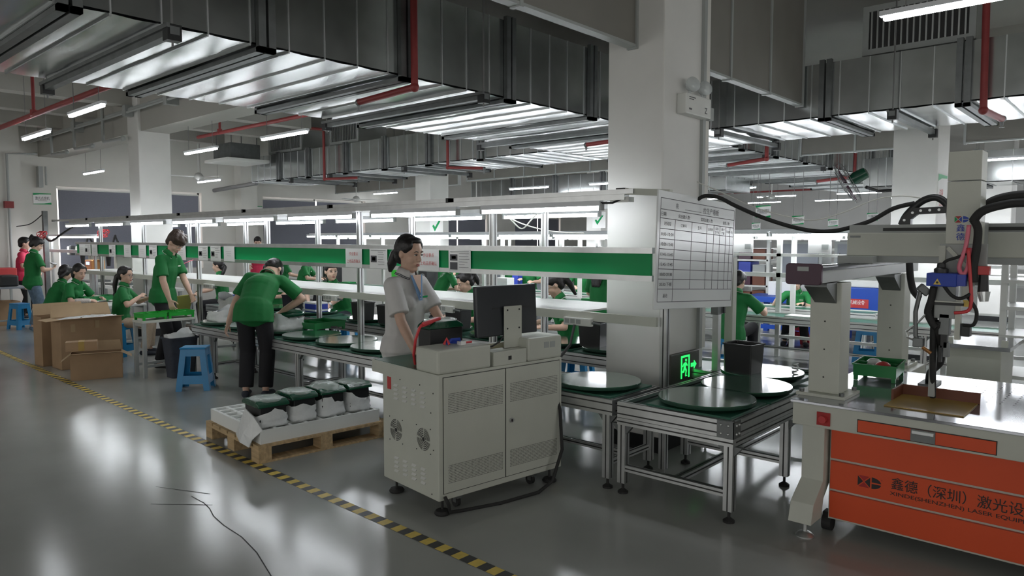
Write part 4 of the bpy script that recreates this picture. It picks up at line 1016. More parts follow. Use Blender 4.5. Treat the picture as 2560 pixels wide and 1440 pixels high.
t = T('cushioned_part', 'dark cover lying on the white bag in front of the bending worker', 'cover', (-7.1, 4.2, .8)); MB().sph((-7.05, 4.2, .83), (.15, .16, .05), 12, 8).obj('cover', 'battery_green', t, smooth=True)
t = T('hand_tool', 'black tool lying on the round plate beside the white bag', 'tool', (-6.9, 4.35, .66)); MB().bar((-6.95, 4.42, .67), (-6.75, 4.6, .67), .03, .02).obj('handle', 'black', t)
t = bench('grey work table with trays behind the small table', -9.78, -8.95, 4.56, 5.12, .62, 'grey_paint', 'work_table', 'white_paint')
t = T('work_mat', 'pale work board on the rear table right of the standing man', 'board', (-9.1, 5.3, .62)); MB().box(-9.2, 4.85, .62, -8.98, 5.08, .645).obj('board', 'white_paint', t)
# ---------------------------------------------------------------- laser machine
t = T('laser_machine', 'orange and cream laser machine with gantry at right foreground', 'machine', (-.3, 4.6, 0)); LM = t
XA, XZ, YA, YZ = -1.5, 1.3, 4.03, 5.38
MB().box(XA, YA, .61, XZ, YZ, .735).obj('frame_apron', 'cream', t, bev=.004)
MB().box(XA-.01, YA-.012, .735, XZ+.01, YZ, .75).obj('table_top', 'machine_top', t, bev=.002)
MB().box(XA, YZ, .61, -1.22, 5.80, .75).obj('side_ledge', 'cream', t, bev=.004)
h = MB(); rr = random.Random(2)
for i in range(34):
    for j in range(12):
        x, y = -.86+i*.062, 4.66+j*.058
        if y < 5.34: h.cyl((x, y, .7502), (x, y, .7506), .005, n=6)
h.obj('hole_pattern', 'groove', t)
MB().box(XA+.18, YA+.09, .085, XZ-.1, YZ-.05, .61).obj('cabinet_body', 'cream', t)
for k, (z0, z1) in enumerate(((.435, .60), (.262, .42), (.10, .247))):
    po = MB().box(XA+.19, YA+.07, z0, XZ-.12, YA+.09, z1).obj('orange_panel', 'orange', t, bev=.002)
    if k == 1: MID = po
for (x0_, sg) in ((-1.45, 1), (1.05, 1)):
    b = MB(); sec = [(x0_, x0_+.12, 4.05, 4.2, .61), (x0_, x0_+.12, 4.05, 4.2, .31), (x0_-.015, x0_+.11, 3.94, 4.1, .2), (x0_-.02, x0_+.105, 3.92, 4.08, .09)]
    vs = [(x, y, z) for (a, e, c, d, z) in sec for (x, y) in ((a, c), (e, c), (e, d), (a, d))]
    fs = [(0, 1, 2, 3)]+[(i*4+j, (i+1)*4+j, (i+1)*4+(j+1) % 4, i*4+(j+1) % 4) for i in range(3) for j in range(4)]+[(15, 14, 13, 12)]
    b.add(vs, fs); lo = b.obj('leg', 'cream', t, bev=.003)
    f = MB(); f.cyl((x0_+.05, 3.99, .03), (x0_+.05, 3.99, .1), .012, n=10); f.lathe([(.05, 0), (.05, .006), (.035, .022), (.015, .03)], (x0_+.05, 3.99, 0), 20); f.obj('levelling_foot', 'galv_rib', lo, smooth=2)
    f = MB(); f.cyl((x0_+.09, 4.17, .045), (x0_+.14, 4.17, .045), .045, n=20); f.box(x0_+.095, 4.14, .05, x0_+.135, 4.2, .11); f.obj('caster', 'rubber', lo)
g = MB(); g.box(-1.157, YA-.003, .622, -.533, YA+.001, .692); dr = g.obj('drawer', 'groove', t); MB().box(-1.153, YA-.007, .626, -.537, YA-.001, .688).obj('drawer_front', 'orange', dr, bev=.002)
b = MB(); b.box(-.90, YA-.012, .628, -.79, YA-.006, .688); ho = b.obj('handle_plate', 'steel', dr); b = MB(); b.box(-.895, YA-.02, .664, -.795, YA-.010, .684); b.obj('pull', 'galv_rib', ho, bev=.003)
b = MB(); b.box(-1.365, YA-.008, .628, -1.295, YA, .70); eo = b.obj('switch_plate', 'logo_red', t); MB().cyl((-1.33, YA-.008, .664), (-1.33, YA-.03, .664), .02, n=16).obj('red_button', 'red', eo)
# maker's mark and lettering on the middle orange panel
yp = YA+.0695
def tri(p, name, m):
    b = MB(); b.prism(p, (0, yp, 0), (1, 0, 0), (0, 0, 1), (0, -1, 0), .001); b.obj(name, m, MID)
lx, lz, s_ = -1.165, .31, .062
g_ = .004
tri([(lx+g_, lz+s_), (lx+s_-g_, lz+s_), (lx+s_/2, lz+s_/2+g_)], 'logo_triangle', 'logo_red'); tri([(lx+g_, lz), (lx+s_-g_, lz), (lx+s_/2, lz+s_/2-g_)][::-1], 'logo_triangle', 'logo_red')
tri([(lx, lz+g_), (lx, lz+s_-g_), (lx+s_/2-g_, lz+s_/2)], 'logo_triangle', 'logo_black'); tri([(lx+s_, lz+g_), (lx+s_, lz+s_-g_), (lx+s_/2+g_, lz+s_/2)][::-1], 'logo_triangle', 'logo_black')
for sg in (1, -1):
    P = [(lx+s_+.008, lz+s_/2+sg*.004)]+[(lx+s_+.01+.045*math.cos(a), lz+s_/2+sg*max(.004, .031*math.sin(a))) for a in [PI/2*k/8 for k in range(9)]]+[(lx+s_+.008, lz+s_/2+sg*.031)]
    tri(P, 'logo_half_disc', 'logo_black')
txt(MID, '鑫德（深圳）激光设备', (-1.0, yp, .338), (1, 0, 0), (0, 0, 1), .052, 'logo_black', width=.64)
txt(MID, 'XINDE(SHENZHEN) LASER EQUIPMENT', (-1.005, yp, .300), (1, 0, 0), (0, 0, 1), .021, 'logo_black', width=.68)
txt(MID, '®', (-1.05, yp, .362), (1, 0, 0), (0, 0, 1), .008, 'logo_red')
# gantry
for y in (4.30, 5.64):
    fp = MB().box(-1.535, y-.135, .75, -1.265, y+.135, .768).obj('base_flange', 'cream', t, bev=.002)
    for sx in (-.11, .11):
        for sy in (-.11, .11): MB().cyl((-1.4+sx, y+sy, .768), (-1.4+sx, y+sy, .785), .014, n=6).obj('bolt', 'steel', fp)
    po = MB().box(-1.485, y-.085, .768, -1.315, y+.085, 1.40).obj('gantry_post', 'cream', t, bev=.006)
    for z in (.86, 1.02, 1.18, 1.32): MB().sph((-1.4, y-.086, z), .005, 6, 4).obj('bolt_hole', 'groove', po)
    MB().prism([(0, 0), (-.17, 0), (-.17, -.02), (0, -.12)], (-1.46, y-.085, 1.405), (0, 1, 0), (0, 0, 1), (1, 0, 0), .12).obj('gusset', 'steel', po)
MB().box(-1.515, 3.95, 1.41, -1.335, 6.0, 1.475).obj('linear_rail', 'grey_paint', t, bev=.003)
MB().box(-1.50, 4.0, 1.475, -1.35, 6.0, 1.492).obj('rail_cover', 'darkscreen', t); MB().box(-1.47, 4.05, 1.492, -1.45, 5.95, 1.496).obj('rail_strip', 'machine_top', t)
ec = MB(); ec.prism(rrect(.095, .057, .018, 4), (-1.425, 3.925, 1.458), (1, 0, 0), (0, 0, 1), (0, 1, 0), .025); eo = ec.obj('end_cap', 'purple', t, bev=.003)
MB().box(-1.455, 3.921, 1.475, -1.395, 3.926, 1.498).obj('nameplate', 'grey_paint', eo)
MB().box(-1.53, 4.80, 1.492, -1.32, 5.12, 1.54).obj('carriage', 'grey_paint', t, bev=.003)
MB().box(-1.5, 4.88, 1.54, 1.35, 5.04, 1.685).obj('gantry_beam', 'cream', t, bev=.005)
MB().box(-1.49, 4.89, 1.685, 1.35, 5.03, 1.735).obj('beam_cover', 'grey_paint', t); MB().box(-1.29, 4.882, 1.695, 1.35, 4.891, 1.715).obj('beam_slot', 'groove', t)
MB().box(-1.48, 4.874, 1.655, -1.42, 4.881, 1.668).obj('maker_plate', 'steel', t)
MB().box(-1.5, 4.9, 1.50, 1.35, 5.0, 1.54).obj('beam_underside', 'grey_paint', t)
MB().box(1.15, 4.2, .75, 1.3, 5.2, 1.5).obj('gantry_post', 'cream', t)
# Z column with mark and characters
zc = MB().box(-.875, 4.5, 1.62, -.72, 4.66, 1.955).obj('z_column', 'cream', t, bev=.003); MB().box(-.875, 4.5, 1.96, -.72, 4.66, 2.115).obj('column_cap', 'cream', zc, bev=.003)
MB().box(-.86, 4.66, 1.6, -.735, 4.875, 1.74).obj('z_mount', 'grey_paint', t)
def cm(p, m, n='logo_triangle'): MB().prism(p, (0, 4.4995, 0), (1, 0, 0), (0, 0, 1), (0, -1, 0), .001).obj(n, m, zc)
ox, oz, s_ = -.835, 1.735, .034
cm([(ox+.002, oz+s_), (ox+s_-.002, oz+s_), (ox+s_/2, oz+s_/2+.002)], 'logo_red'); cm([(ox+.002, oz), (ox+s_-.002, oz), (ox+s_/2, oz+s_/2-.002)], 'logo_red')
cm([(ox, oz+.002), (ox, oz+s_-.002), (ox+s_/2-.002, oz+s_/2)], 'green_board'); cm([(ox+s_, oz+.002), (ox+s_, oz+s_-.002), (ox+s_/2+.002, oz+s_/2)], 'logo_blue')
for sg in (1, -1): cm([(ox+s_+.005, oz+s_/2+sg*.002)]+[(ox+s_+.006+.026*math.cos(a), oz+s_/2+sg*max(.002, .017*math.sin(a))) for a in [PI/2*k/6 for k in range(7)]]+[(ox+s_+.005, oz+s_/2+sg*.017)], 'logo_blue', 'logo_half_disc')
for k, c_ in enumerate('鑫德'): txt(zc, c_, (-.825, 4.4995, 1.69-.047*k), (1, 0, 0), (0, 0, 1), .032, 'logo_blue')
# welding head assembly
b = MB(); b.box(-.9, 4.5, 1.40, -.68, 4.53, 1.62); hd = b.obj('head_plate', 'grey_paint', t, bev=.003)
b = MB(); b.bar((-.885, 4.495, 1.61), (-.885, 4.495, 1.42), .03, .012, (0, 1, 0)); b.bar((-.86, 4.492, 1.60), (-.72, 4.492, 1.44), .02, .012, (0, 1, 0)); b.obj('rib', 'cream', hd)
bb = MB().box(-.93, 4.36, 1.395, -.79, 4.5, 1.465).obj('blue_unit', 'logo_blue', t, bev=.004); MB().box(-.79, 4.37, 1.40, -.75, 4.5, 1.46).obj('blue_cover', 'blue_battery', t)
MB().prism([(0, 0), (.036, 0), (.018, .032)], (-.895, 4.359, 1.405), (1, 0, 0), (0, 0, 1), (0, -1, 0), .001).obj('warning_triangle', 'yellow', bb); MB().cyl((-.877, 4.3575, 1.416), (-.877, 4.3565, 1.416), .006, n=10).obj('warning_symbol', 'black', bb)
MB().lathe([(.035, 0), (.035, .02), (.022, .03), (.02, .05), (.008, .055)], (-.875, 4.43, 1.465), 16).obj('cable_plug', 'black', bb, smooth=2)
MB().box(-.90, 4.42, 1.22, -.80, 4.5, 1.395).obj('tool_body', 'grey_paint', t, bev=.004); MB().box(-.775, 4.42, 1.33, -.725, 4.48, 1.43).obj('scan_unit', 'cream', t, bev=.003)
w_ = MB().box(-.765, 4.415, 1.29, -.735, 4.42, 1.325).obj('warning_label', 'yellow', t)
MB().cyl((-.75, 4.45, 1.43), (-.75, 4.45, 1.47), .02, n=14).obj('fitting', 'galv_rib', t)
MB().box(-.71, 4.42, 1.46, -.655, 4.47, 1.505).obj('camera_head', 'red', t, bev=.003); MB().cyl((-.682, 4.445, 1.46), (-.682, 4.445, 1.37), .022, .026, 16).obj('camera_lens', 'black', t); MB().cyl((-.68, 4.445, 1.37), (-.675, 4.44, 1.32), .032, .02, 16).obj('ring_light', 'glassy', t)
MB().box(-.875, 4.42, 1.13, -.825, 4.48, 1.245).obj('gripper_block', 'steel', t, bev=.003); MB().box(-.865, 4.43, 1.06, -.835, 4.47, 1.13).obj('gripper_stem', 'black', t); MB().box(-.85, 4.43, 1.01, -.825, 4.47, 1.09).obj('gripper_jaw', 'steel', t); MB().box(-.872, 4.43, .98, -.858, 4.46, 1.07).obj('gripper_jaw', 'black', t)
MB().box(-.80, 4.42, 1.11, -.775, 4.46, 1.33).obj('hole_strip', 'cream', t); MB().box(-.77, 4.42, 1.13, -.73, 4.48, 1.2).obj('motor', 'black', t, bev=.004)
MB().bar((-.93, 4.42, 1.30), (-.76, 4.42, 1.30), .03, .014).obj('cross_arm', 'black', t, bev=.002); MB().bar((-.92, 4.41, 1.312), (-.76, 4.41, 1.312), .02, .008).obj('cross_plate', 'cream', t)
MB().bar((-.905, 4.47, 1.4), (-.905, 4.47, .78), .03, .03).obj('upright', 'grey_paint', t)
b = MB(); b.bar((-.97, 4.4, 1.39), (-.93, 4.42, 1.35), .04, .04); wf = b.obj('feeder_block', 'steel', t, bev=.003)
MB().tube([(-.965, 4.4, 1.36), (-.98, 4.38, 1.25), (-.975, 4.38, 1.12), (-.95, 4.38, 1.06)], .012, 8).obj('feeder_arm', 'steel', wf); MB().tube([(-.91, 4.4, 1.27), (-.96, 4.38, 1.2), (-1.02, 4.37, 1.14), (-1.015, 4.37, 1.11), (-.97, 4.38, 1.09)], .006, 6).obj('feeder_rod', 'galv_rib', wf)
MB().box(-.985, 4.36, 1.06, -.935, 4.41, 1.11).obj('feeder_joint', 'steel', wf, bev=.004); MB().cyl((-.94, 4.38, 1.06), (-.90, 4.39, 1.03), .01, n=10).obj('nozzle', 'copper', wf)
def hose(nm, pts, r, m, par=None): return MB().tube(pts, r, 10).obj(nm, m, t if par is None else par, smooth=True)
def smoothpts(P, n=6):
    P = [Vector(p) for p in P]; o = []
    for i in range(len(P)-1):
        a, b, c, d = P[max(i-1, 0)], P[i], P[i+1], P[min(i+2, len(P)-1)]
        for k in range(n):
            s = k/n; o.append(.5*((2*b)+(c-a)*s+(2*a-5*b+4*c-d)*s*s+(3*b-a-3*c+d)*s**3))
    return o+[P[-1]]
hose('drag_hose', smoothpts([(-.74, 4.44, 1.74), (-.70, 4.43, 1.79), (-.62, 4.45, 1.82), (-.52, 4.47, 1.83), (-.3, 4.55, 1.81), (-.1, 4.7, 1.7)]), .022, 'rubber')
hose('drag_hose', smoothpts([(-.76, 4.7, 1.76), (-.71, 4.68, 1.84), (-.62, 4.68, 1.875), (-.5, 4.7, 1.88), (-.3, 4.75, 1.86), (-.1, 4.8, 1.76)]), .024, 'rubber')
hose('hanging_hose', smoothpts([(-.74, 4.44, 1.75), (-.715, 4.43, 1.70), (-.715, 4.42, 1.6), (-.725, 4.42, 1.5), (-.72, 4.42, 1.42)]), .02, 'rubber')
hose('red_cable', smoothpts([(-.755, 4.43, 1.72), (-.765, 4.42, 1.6), (-.79, 4.42, 1.5), (-.77, 4.41, 1.46), (-.75, 4.42, 1.5), (-.745, 4.42, 1.6)]), .011, 'pink')
hose('red_cable', smoothpts([(-.75, 4.41, 1.6), (-.735, 4.4, 1.45), (-.725, 4.4, 1.32), (-.74, 4.4, 1.27), (-.8, 4.4, 1.255)]), .009, 'hose_red')
hose('black_cable', smoothpts([(-.875, 4.43, 1.5), (-.85, 4.42, 1.53), (-.8, 4.42, 1.55), (-.76, 4.42, 1.57)]), .008, 'rubber')
hose('black_cable', smoothpts([(-.90, 4.4, 1.39), (-.91, 4.4, 1.32), (-.925, 4.4, 1.25), (-.90, 4.4, 1.19), (-.88, 4.4, 1.17)]), .018, 'rubber')
hose('black_cable', smoothpts([(-.85, 4.38, 1.40), (-.81, 4.37, 1.35), (-.77, 4.38, 1.335), (-.73, 4.4, 1.36)]), .009, 'rubber')
hose('black_cable', smoothpts([(-.74, 4.41, 1.34), (-.70, 4.4, 1.27), (-.71, 4.4, 1.20), (-.76, 4.42, 1.19)]), .009, 'rubber')
hose('ground_hose', smoothpts([(-.885, 4.42, 1.2), (-.875, 4.5, 1.05), (-.90, 4.62, .95), (-.98, 4.8, .86), (-1.02, 4.95, .79), (-1.03, 5.0, .765)]), .02, 'rubber')
hose('ground_hose', smoothpts([(-.9, 4.44, 1.3), (-.905, 4.45, 1.1), (-.90, 4.46, .9), (-.905, 4.5, .77)]), .016, 'rubber')
b = MB().box(-1.07, 4.9, .75, -.98, 5.1, .765).obj('hose_clamp', 'steel', t)
hose('white_wire', smoothpts([(-.92, 4.6, 1.03), (-.98, 4.8, .93), (-1.04, 5.0, .77)], 4), .004, 'white_cable')
hose('cable_chain', smoothpts([(-1.23, 5.06, 1.735), (-1.2, 5.06, 1.80), (-1.12, 5.06, 1.88), (-1.04, 5.06, 1.90), (-.98, 5.06, 1.85), (-.96, 5.06, 1.76)]), .022, 'black')
b = MB(); b.prism([(-1.24, 1.735), (-1.225, 1.79), (-1.16, 1.84), (-.97, 1.845), (-.97, 1.805), (-1.14, 1.80), (-1.175, 1.77), (-1.175, 1.735)], (0, 5.09, 0), (1, 0, 0), (0, 0, 1), (0, -1, 0), .05); ch = b.obj('chain_plate', 'black', t)
for (x, z) in ((-1.21, 1.765), (-1.165, 1.81), (-1.12, 1.822), (-1.07, 1.824), (-1.02, 1.825)): MB().cyl((x, 5.039, z), (x, 5.036, z), .008, n=10).obj('bolt', 'galv_rib', ch)
hose('beam_hose', smoothpts([(-1.13, 4.86, 1.5), (-1.12, 4.85, 1.42), (-1.10, 4.84, 1.34), (-1.06, 4.8, 1.3)]), .02, 'rubber')
# brown fenced mould on the table
t = T('mould_tray', 'brown L shaped fence with yellow board on the laser machine table', 'tray', (-.9, 4.35, .75))
MB().box(-1.07, 4.18, .751, -.70, 4.56, .756).obj('base_board', 'mdf', t); MB().box(-1.08, 4.36, .751, -1.068, 4.57, .812).obj('fence_side', 'tray_brown', t); MB().box(-1.08, 4.558, .751, -.69, 4.57, .812).obj('fence_side', 'tray_brown', t)
# air cables from the white board to the machine
t = T('overhead_cable', 'thick black cable sagging from the white board to the gantry beam', 'cable', (-2.4, 4.9, 1.95))
MB().tube(smoothpts([(-2.5, 4.78, 1.93), (-2.45, 4.8, 1.955), (-2.36, 4.83, 1.94), (-2.25, 4.86, 1.88), (-2.08, 4.9, 1.80), (-1.9, 4.94, 1.735), (-1.75, 4.98, 1.70), (-1.62, 5.01, 1.70), (-1.5, 5.03, 1.73), (-1.40, 5.06, 1.77), (-1.28, 5.06, 1.84), (-1.16, 5.06, 1.87)]), .014, 8).obj('cable_run', 'rubber', t, smooth=True)
t = T('overhead_cable', 'thin white cable sagging from the pillar to the drag chain', 'cable', (-2.4, 5, 1.95))
MB().tube(smoothpts([(-2.78, 5.3, 2.1), (-2.5, 5.15, 2.0), (-2.2, 5.1, 1.87), (-1.95, 5.08, 1.80), (-1.78, 5.08, 1.775), (-1.6, 5.08, 1.82), (-1.4, 5.08, 1.90), (-1.25, 5.08, 1.92), (-1.12, 5.08, 1.90)]), .004, 6).obj('cable_run', 'white_cable', t, smooth=True)

# ---------------------------------------------------------------- white board on the rack end
t = T('white_board', 'white production board with printed grid hung tilted beside the near pillar', 'whiteboard')
W2, H2 = .585, .40
MB().box(-.006, -W2, -H2, .006, W2, H2).obj('panel', 'board_white', t, bev=.003)
gl = MB(); X_ = .0066
def hl(z, y0, y1): gl.box(X_-.0006, y0, z-.0022, X_+.0006, y1, z+.0022)
def vl(y, z0, z1): gl.box(X_-.0006, y-.0018, z0, X_+.0006, y+.0018, z1)
ya, yb_ = -W2+.035, W2-.02; za, zb = -H2+.05, H2-.05
rows = [zb, zb-.075, zb-.135, zb-.205]+[zb-.205-.068*k for k in range(1, 8)]
rows[-1] = za
for z in rows: hl(z, ya, yb_)
vl(ya, za, zb); vl(yb_, za, zb); vl(ya+.2, za, rows[2])
cols = [ya+.44, ya+.67, ya+.78, ya+.88, ya+.98, ya+1.05]
for y in cols: vl(y, rows[-2], rows[2])
gl.obj('grid', 'ink', t)
def wt(s, y, z, h, w=None, al='l'): txt(t, s, (X_, y, z), (0, 1, 0), (0, 0, 1), h, 'ink', width=w, align=al, proud=.0008)
wt('亮', ya+.2, zb-.055, .03); MB().box(X_-.0005, ya+.33, zb-.058, X_+.0006, ya+.57, zb-.055).obj('blank_line', 'ink', t); wt('拉生产看板', ya+.6, zb-.058, .036, .25)
wt('日期:', ya+.012, zb-.118, .024, .07); wt('应出勤人数:', ya+.24, zb-.118, .022, .17); wt('实际出勤人数:', ya+.57, zb-.118, .022, .19); wt('请假人数:', ya+.92, zb-.118, .02, .12)
wt('时间段', ya+.1, zb-.18, .022, .09, 'c'); wt('订单号', ya+.32, zb-.18, .02, .085, 'c'); wt('型号', ya+.555, zb-.18, .02, .055, 'c'); wt('应做数', ya+.725, zb-.18, .018, .075, 'c'); wt('实际', ya+.83, zb-.168, .017, .05, 'c'); wt('生产数', ya+.83, zb-.195, .017, .07, 'c'); wt('累计', ya+.93, zb-.168, .017, .05, 'c'); wt('产量', ya+.93, zb-.195, .017, .05, 'c'); wt('不良数', ya+1.015, zb-.18, .016, .06, 'c'); wt('备注', ya+1.085, zb-.18, .016, .045, 'c')
for k, s in enumerate(('8:00-10:00', '10:00-12:00', '13:45-15:45', '15:45-17:45', '18:00-20:30', '20:30-下班', '总结')):
    wt(s, ya+.1, (rows[3+k]+rows[4+k])/2-.012, .022, .165 if k < 6 else .06, 'c')
t.location = (-2.50, 4.79, 1.545); t.rotation_euler = (math.radians(-3), 0, 0)
t2 = T('hanger_hook', 'steel bracket behind the white board on the pillar post', 'bracket', (-2.6, 5.3, 1.1))
MB().box(-2.62, 5.29, .6, -2.57, 5.34, 1.9).obj('post', 'alu', t2); MB().box(-2.625, 5.27, 1.05, -2.565, 5.36, 1.12).obj('clamp', 'steel', t2); MB().box(-2.56, 5.35, 1.06, -2.55, 5.37, 1.12).obj('end_cap', 'black', t2)
t2 = T('side_post', 'cream upright post right of the white board pillar', 'post', (-2.55, 5.5, .6)); MB().box(-2.62, 5.50, 0, -2.55, 5.57, 1.5).obj('post', 'cream', t2, bev=.004)

# ---------------------------------------------------------------- right background machines
def cart():
    t = T('machine_cart', 'cream steel cart with raised shelf posts behind the laser machine', 'cart', (-1, 6.8, 0))
    MB().box(-1.22, 6.5, .08, -.86, 7.1, .80).obj('body', 'cream', t, bev=.005); MB().box(-1.27, 6.45, .80, -.8, 7.15, .83).obj('top_plate', 'machine_top', t)
    for x in (-1.2, -.84): MB().box(x-.02, 6.46, .83, x+.02, 6.5, .88).obj('corner_post', 'cream', t)
    for x in (-1.15, -.92): MB().cyl((x, 6.6, 0), (x, 6.6, .08), .04, n=12).obj('foot', 'rubber', t)
cart()
t = T('shelf_rack', 'white shelf rack with blue boxes at the right edge behind the laser machine', 'rack', (-.6, 8, 0))
for x in (-1.0, -.75, -.1): 
    for y in (7.55, 8.05): MB().box(x-.025, y-.025, 0, x+.025, y+.025, 1.5).obj('post', 'white_paint', t)
for z in (.45, .8, 1.05, 1.28): MB().box(-1.02, 7.5, z-.02, 1.5, 8.1, z+.01).obj('shelf', 'white_paint', t)
for k, (x, z) in enumerate(((-.6, .81), (-.45, 1.06), (.2, .81), (-.5, .46))):
    o = MB().box(x, 7.6, z, x+.28, 7.9, z+.13).obj('storage_box', 'blue_battery', None, bev=.006); tag(o, 'blue storage box on the %s of the white rack at right' % ('second shelf', 'third shelf', 'second shelf far end', 'lowest shelf')[k], 'box')
t = T('blue_machine', 'blue hooded machine with white top and red label behind the laser machine posts', 'machine', (-3.4, 12.3, 0))
MB().box(-3.9, 12.0, .46, -2.95, 12.5, .88).obj('hood', 'blue_machine', t, bev=.02); MB().box(-3.85, 12.05, .88, -3.0, 12.6, 1.0).obj('top_cover', 'white_paint', t, bev=.02)
b = MB()
for x in (-3.8, -3.05):
    for y in (12.1, 12.6): b = MB().box(x-.04, y-.04, 0, x+.04, y+.04, .46).obj('leg', 'blue_machine', t)
MB().box(-3.95, 11.95, .2, -2.9, 12.7, .27).obj('lower_shelf', 'blue_machine', t)
lp = MB().box(-3.78, 11.995, .56, -3.34, 12.0, .70).obj('label_plate', 'red', t); txt(lp, '亿鸿机械设备', (-3.75, 11.994, .62), (1, 0, 0), (0, 0, 1), .055, 'paper', width=.36)
t = T('blue_bench', 'blue work bench behind the woman at the second line', 'table', (-4.9, 12.2, 0))
MB().box(-5.4, 12.0, .56, -4.3, 12.7, .66).obj('table_top', 'blue_machine', t, bev=.008)
for x in (-5.2, -4.4):
    for y in (12.1, 12.6): MB().box(x-.04, y-.04, 0, x+.04, y+.04, .56).obj('leg', 'blue_machine', t)
MB().box(-5.2, 12.08, .1, -4.4, 12.14, .17).obj('stretcher', 'blue_machine', t)
o = MB().box(-5.1, 12.4, .66, -4.7, 12.6, .9).obj('paper_pile', 'paper', None, bev=.004); tag(o, 'white carton standing on the blue work bench', 'box')
# shelving with parts bins
random.seed(9)
def shelving(label, x0, x1, y, zs, cols, nb):
    t = T('shelving_unit', label, 'shelf', ((x0+x1)/2, y, 0))
    for x in (x0, x1):
        for yy in (y, y+.5): MB().box(x-.03, yy-.03, 0, x+.03, yy+.03, zs[-1]+.35).obj('post', 'white_paint', t)
    for z in zs: MB().box(x0, y-.03, z-.03, x1, y+.53, z).obj('shelf', 'white_paint', t)
    k = 0
    for i, z in enumerate(zs):
        for j in range(nb):
            wx = (x1-x0-.1)/nb; x = x0+.05+j*wx; m = random.choice(cols); h = random.uniform(.12, .2)
            o = MB(); o.box(x+.01, y+.02, z, x+wx*.9, y+.4, z+h); o = o.obj('parts_bin', m, None, bev=.008)
            tag(o, '%s bin, %s from the left on the %s shelf of %s' % ({'tray_brown': 'brown', 'blue_battery': 'blue', 'purple': 'dark maroon', 'grey_paint': 'grey', 'yellow': 'yellow', 'white_paint': 'white'}[m], ORD[j], ('lowest', 'second', 'third', 'top')[i], label.split(' shelving')[0]), 'bin', 'parts bins'); k += 1
shelving('the right white shelving beside the white board', -7.1, -5.35, 13.0, [.5, .78, 1.02, 1.26], ['tray_brown', 'purple', 'blue_battery', 'grey_paint'], 6)
shelving('the left white shelving behind the second line', -9.0, -7.4, 13.0, [.5, .78, 1.02, 1.26], ['grey_paint', 'purple', 'white_paint', 'yellow'], 4)
for (x, lb) in ((-5.2, 'left'), (-4.2, 'right')):
    t = T('test_chamber', 'tall grey framed test chamber behind the second line, '+lb+' one', 'cabinet', (x, 13.2, 0))
    MB().box(x, 13.0, 0, x+.8, 13.5, 1.6).obj('cabinet_body', 'grey_paint', t, bev=.01); d = MB().box(x+.06, 12.98, .98, x+.74, 13.0, 1.55).obj('glass_door', 'cabinet_grey', t); MB().box(x+.04, 12.97, .3, x+.76, 13.0, .94).obj('lower_door', 'white_paint', t); MB().cyl((x+.1, 12.96, 1.1), (x+.1, 12.96, 1.4), .012, n=8).obj('handle', 'steel', d)
# ---------------------------------------------------------------- things on the far line seen through the rack
def pc(x, y, rz, label):
    t = T('computer_tower', label, 'computer')
    MB().box(-.1, -.22, .62, .1, .22, 1.02).obj('case', 'black', t, bev=.006); MB().cyl((.0, -.222, .9), (.0, -.228, .9), .06, n=20).obj('fan_grille', 'steel', t); MB().box(-.07, -.226, .66, .07, -.221, .78).obj('slot_panel', 'steel', t)
    t.location = (x, y, 0); t.rotation_euler.z = rz
pc(-14.3, 9.65, .3, 'black computer tower on the second line behind the leaning man'); pc(-10.9, 9.6, .3, 'black computer tower on the second line left of the woman in white'); 
for (x, y, lb) in ((-10.2, 9.55, 'white box with a cable on the second line left of the woman in white'), (-9.05, 9.75, 'white box standing on the second line left of the girl leaning on her hand')):
    o = MB().box(x-.15, y, .62, x+.15, y+.2, .92).obj('white_carton', 'paper', None, bev=.004); tag(o, lb, 'box')
t = T('floor_cabinet', 'grey two door cabinet beyond the second line, seen right of the leaning man', 'cabinet', (-14.2, 13, 0)); MB().box(-15.0, 12.8, 0, -13.3, 13.3, 1.3).obj('cabinet_body', 'cabinet_grey', t, bev=.01)
for x in (-14.95, -14.12): d = MB().box(x, 12.785, .05, x+.78, 12.8, 1.25).obj('door', 'cabinet_grey', t); MB().box(x+.6, 12.77, .75, x+.63, 12.785, .95).obj('handle', 'steel', d)
t = T('floor_cabinet', 'grey double cabinet beyond the second line, seen right of the woman in white', 'cabinet', (-11.4, 13, 0)); MB().box(-12.3, 13.0, 0, -10.6, 13.5, 1.35).obj('cabinet_body', 'cabinet_grey', t, bev=.01)
for x in (-12.25, -11.42): d = MB().box(x, 12.985, .05, x+.78, 13.0, 1.3).obj('door', 'cabinet_grey', t); MB().box(x+.6, 12.97, .75, x+.63, 12.985, .95).obj('handle', 'steel', d)
t = T('water_bucket', 'lime green plastic holder on the second line', 'holder', (-11.9, 9.6, .6)); b = MB(); loft(b, [(rrect(.11, .1, .03), .62), (rrect(.12, .11, .03), 1.0), (rrect(.1, .09, .03), 1.0), (rrect(.09, .08, .03), .7)], (-11.9, 9.65, 0)); b.obj('holder_body', 'lime', t, smooth=2)
for k in range(7):
    o = MB().box(-15.6+k*1.7, 9.6, .625, -15.3+k*1.7, 9.8, .66).obj('circuit_tray', 'tray_dark', None, bev=.004); tag(o, '%s small green tray from the left on the second line' % ORD[k], 'tray', 'small green trays on the second line')
o = MB().box(-3.7, 9.55, .605, -3.25, 9.8, .625).obj('paper_sheet', 'paper', None); tag(o, 'white paper lying on the second line in front of the seated woman', 'paper')
t = T('wire_tangle', 'tangle of white cables hanging over the lamp rail left of the near pillar', 'cable', (-5, 5.6, 1.95))
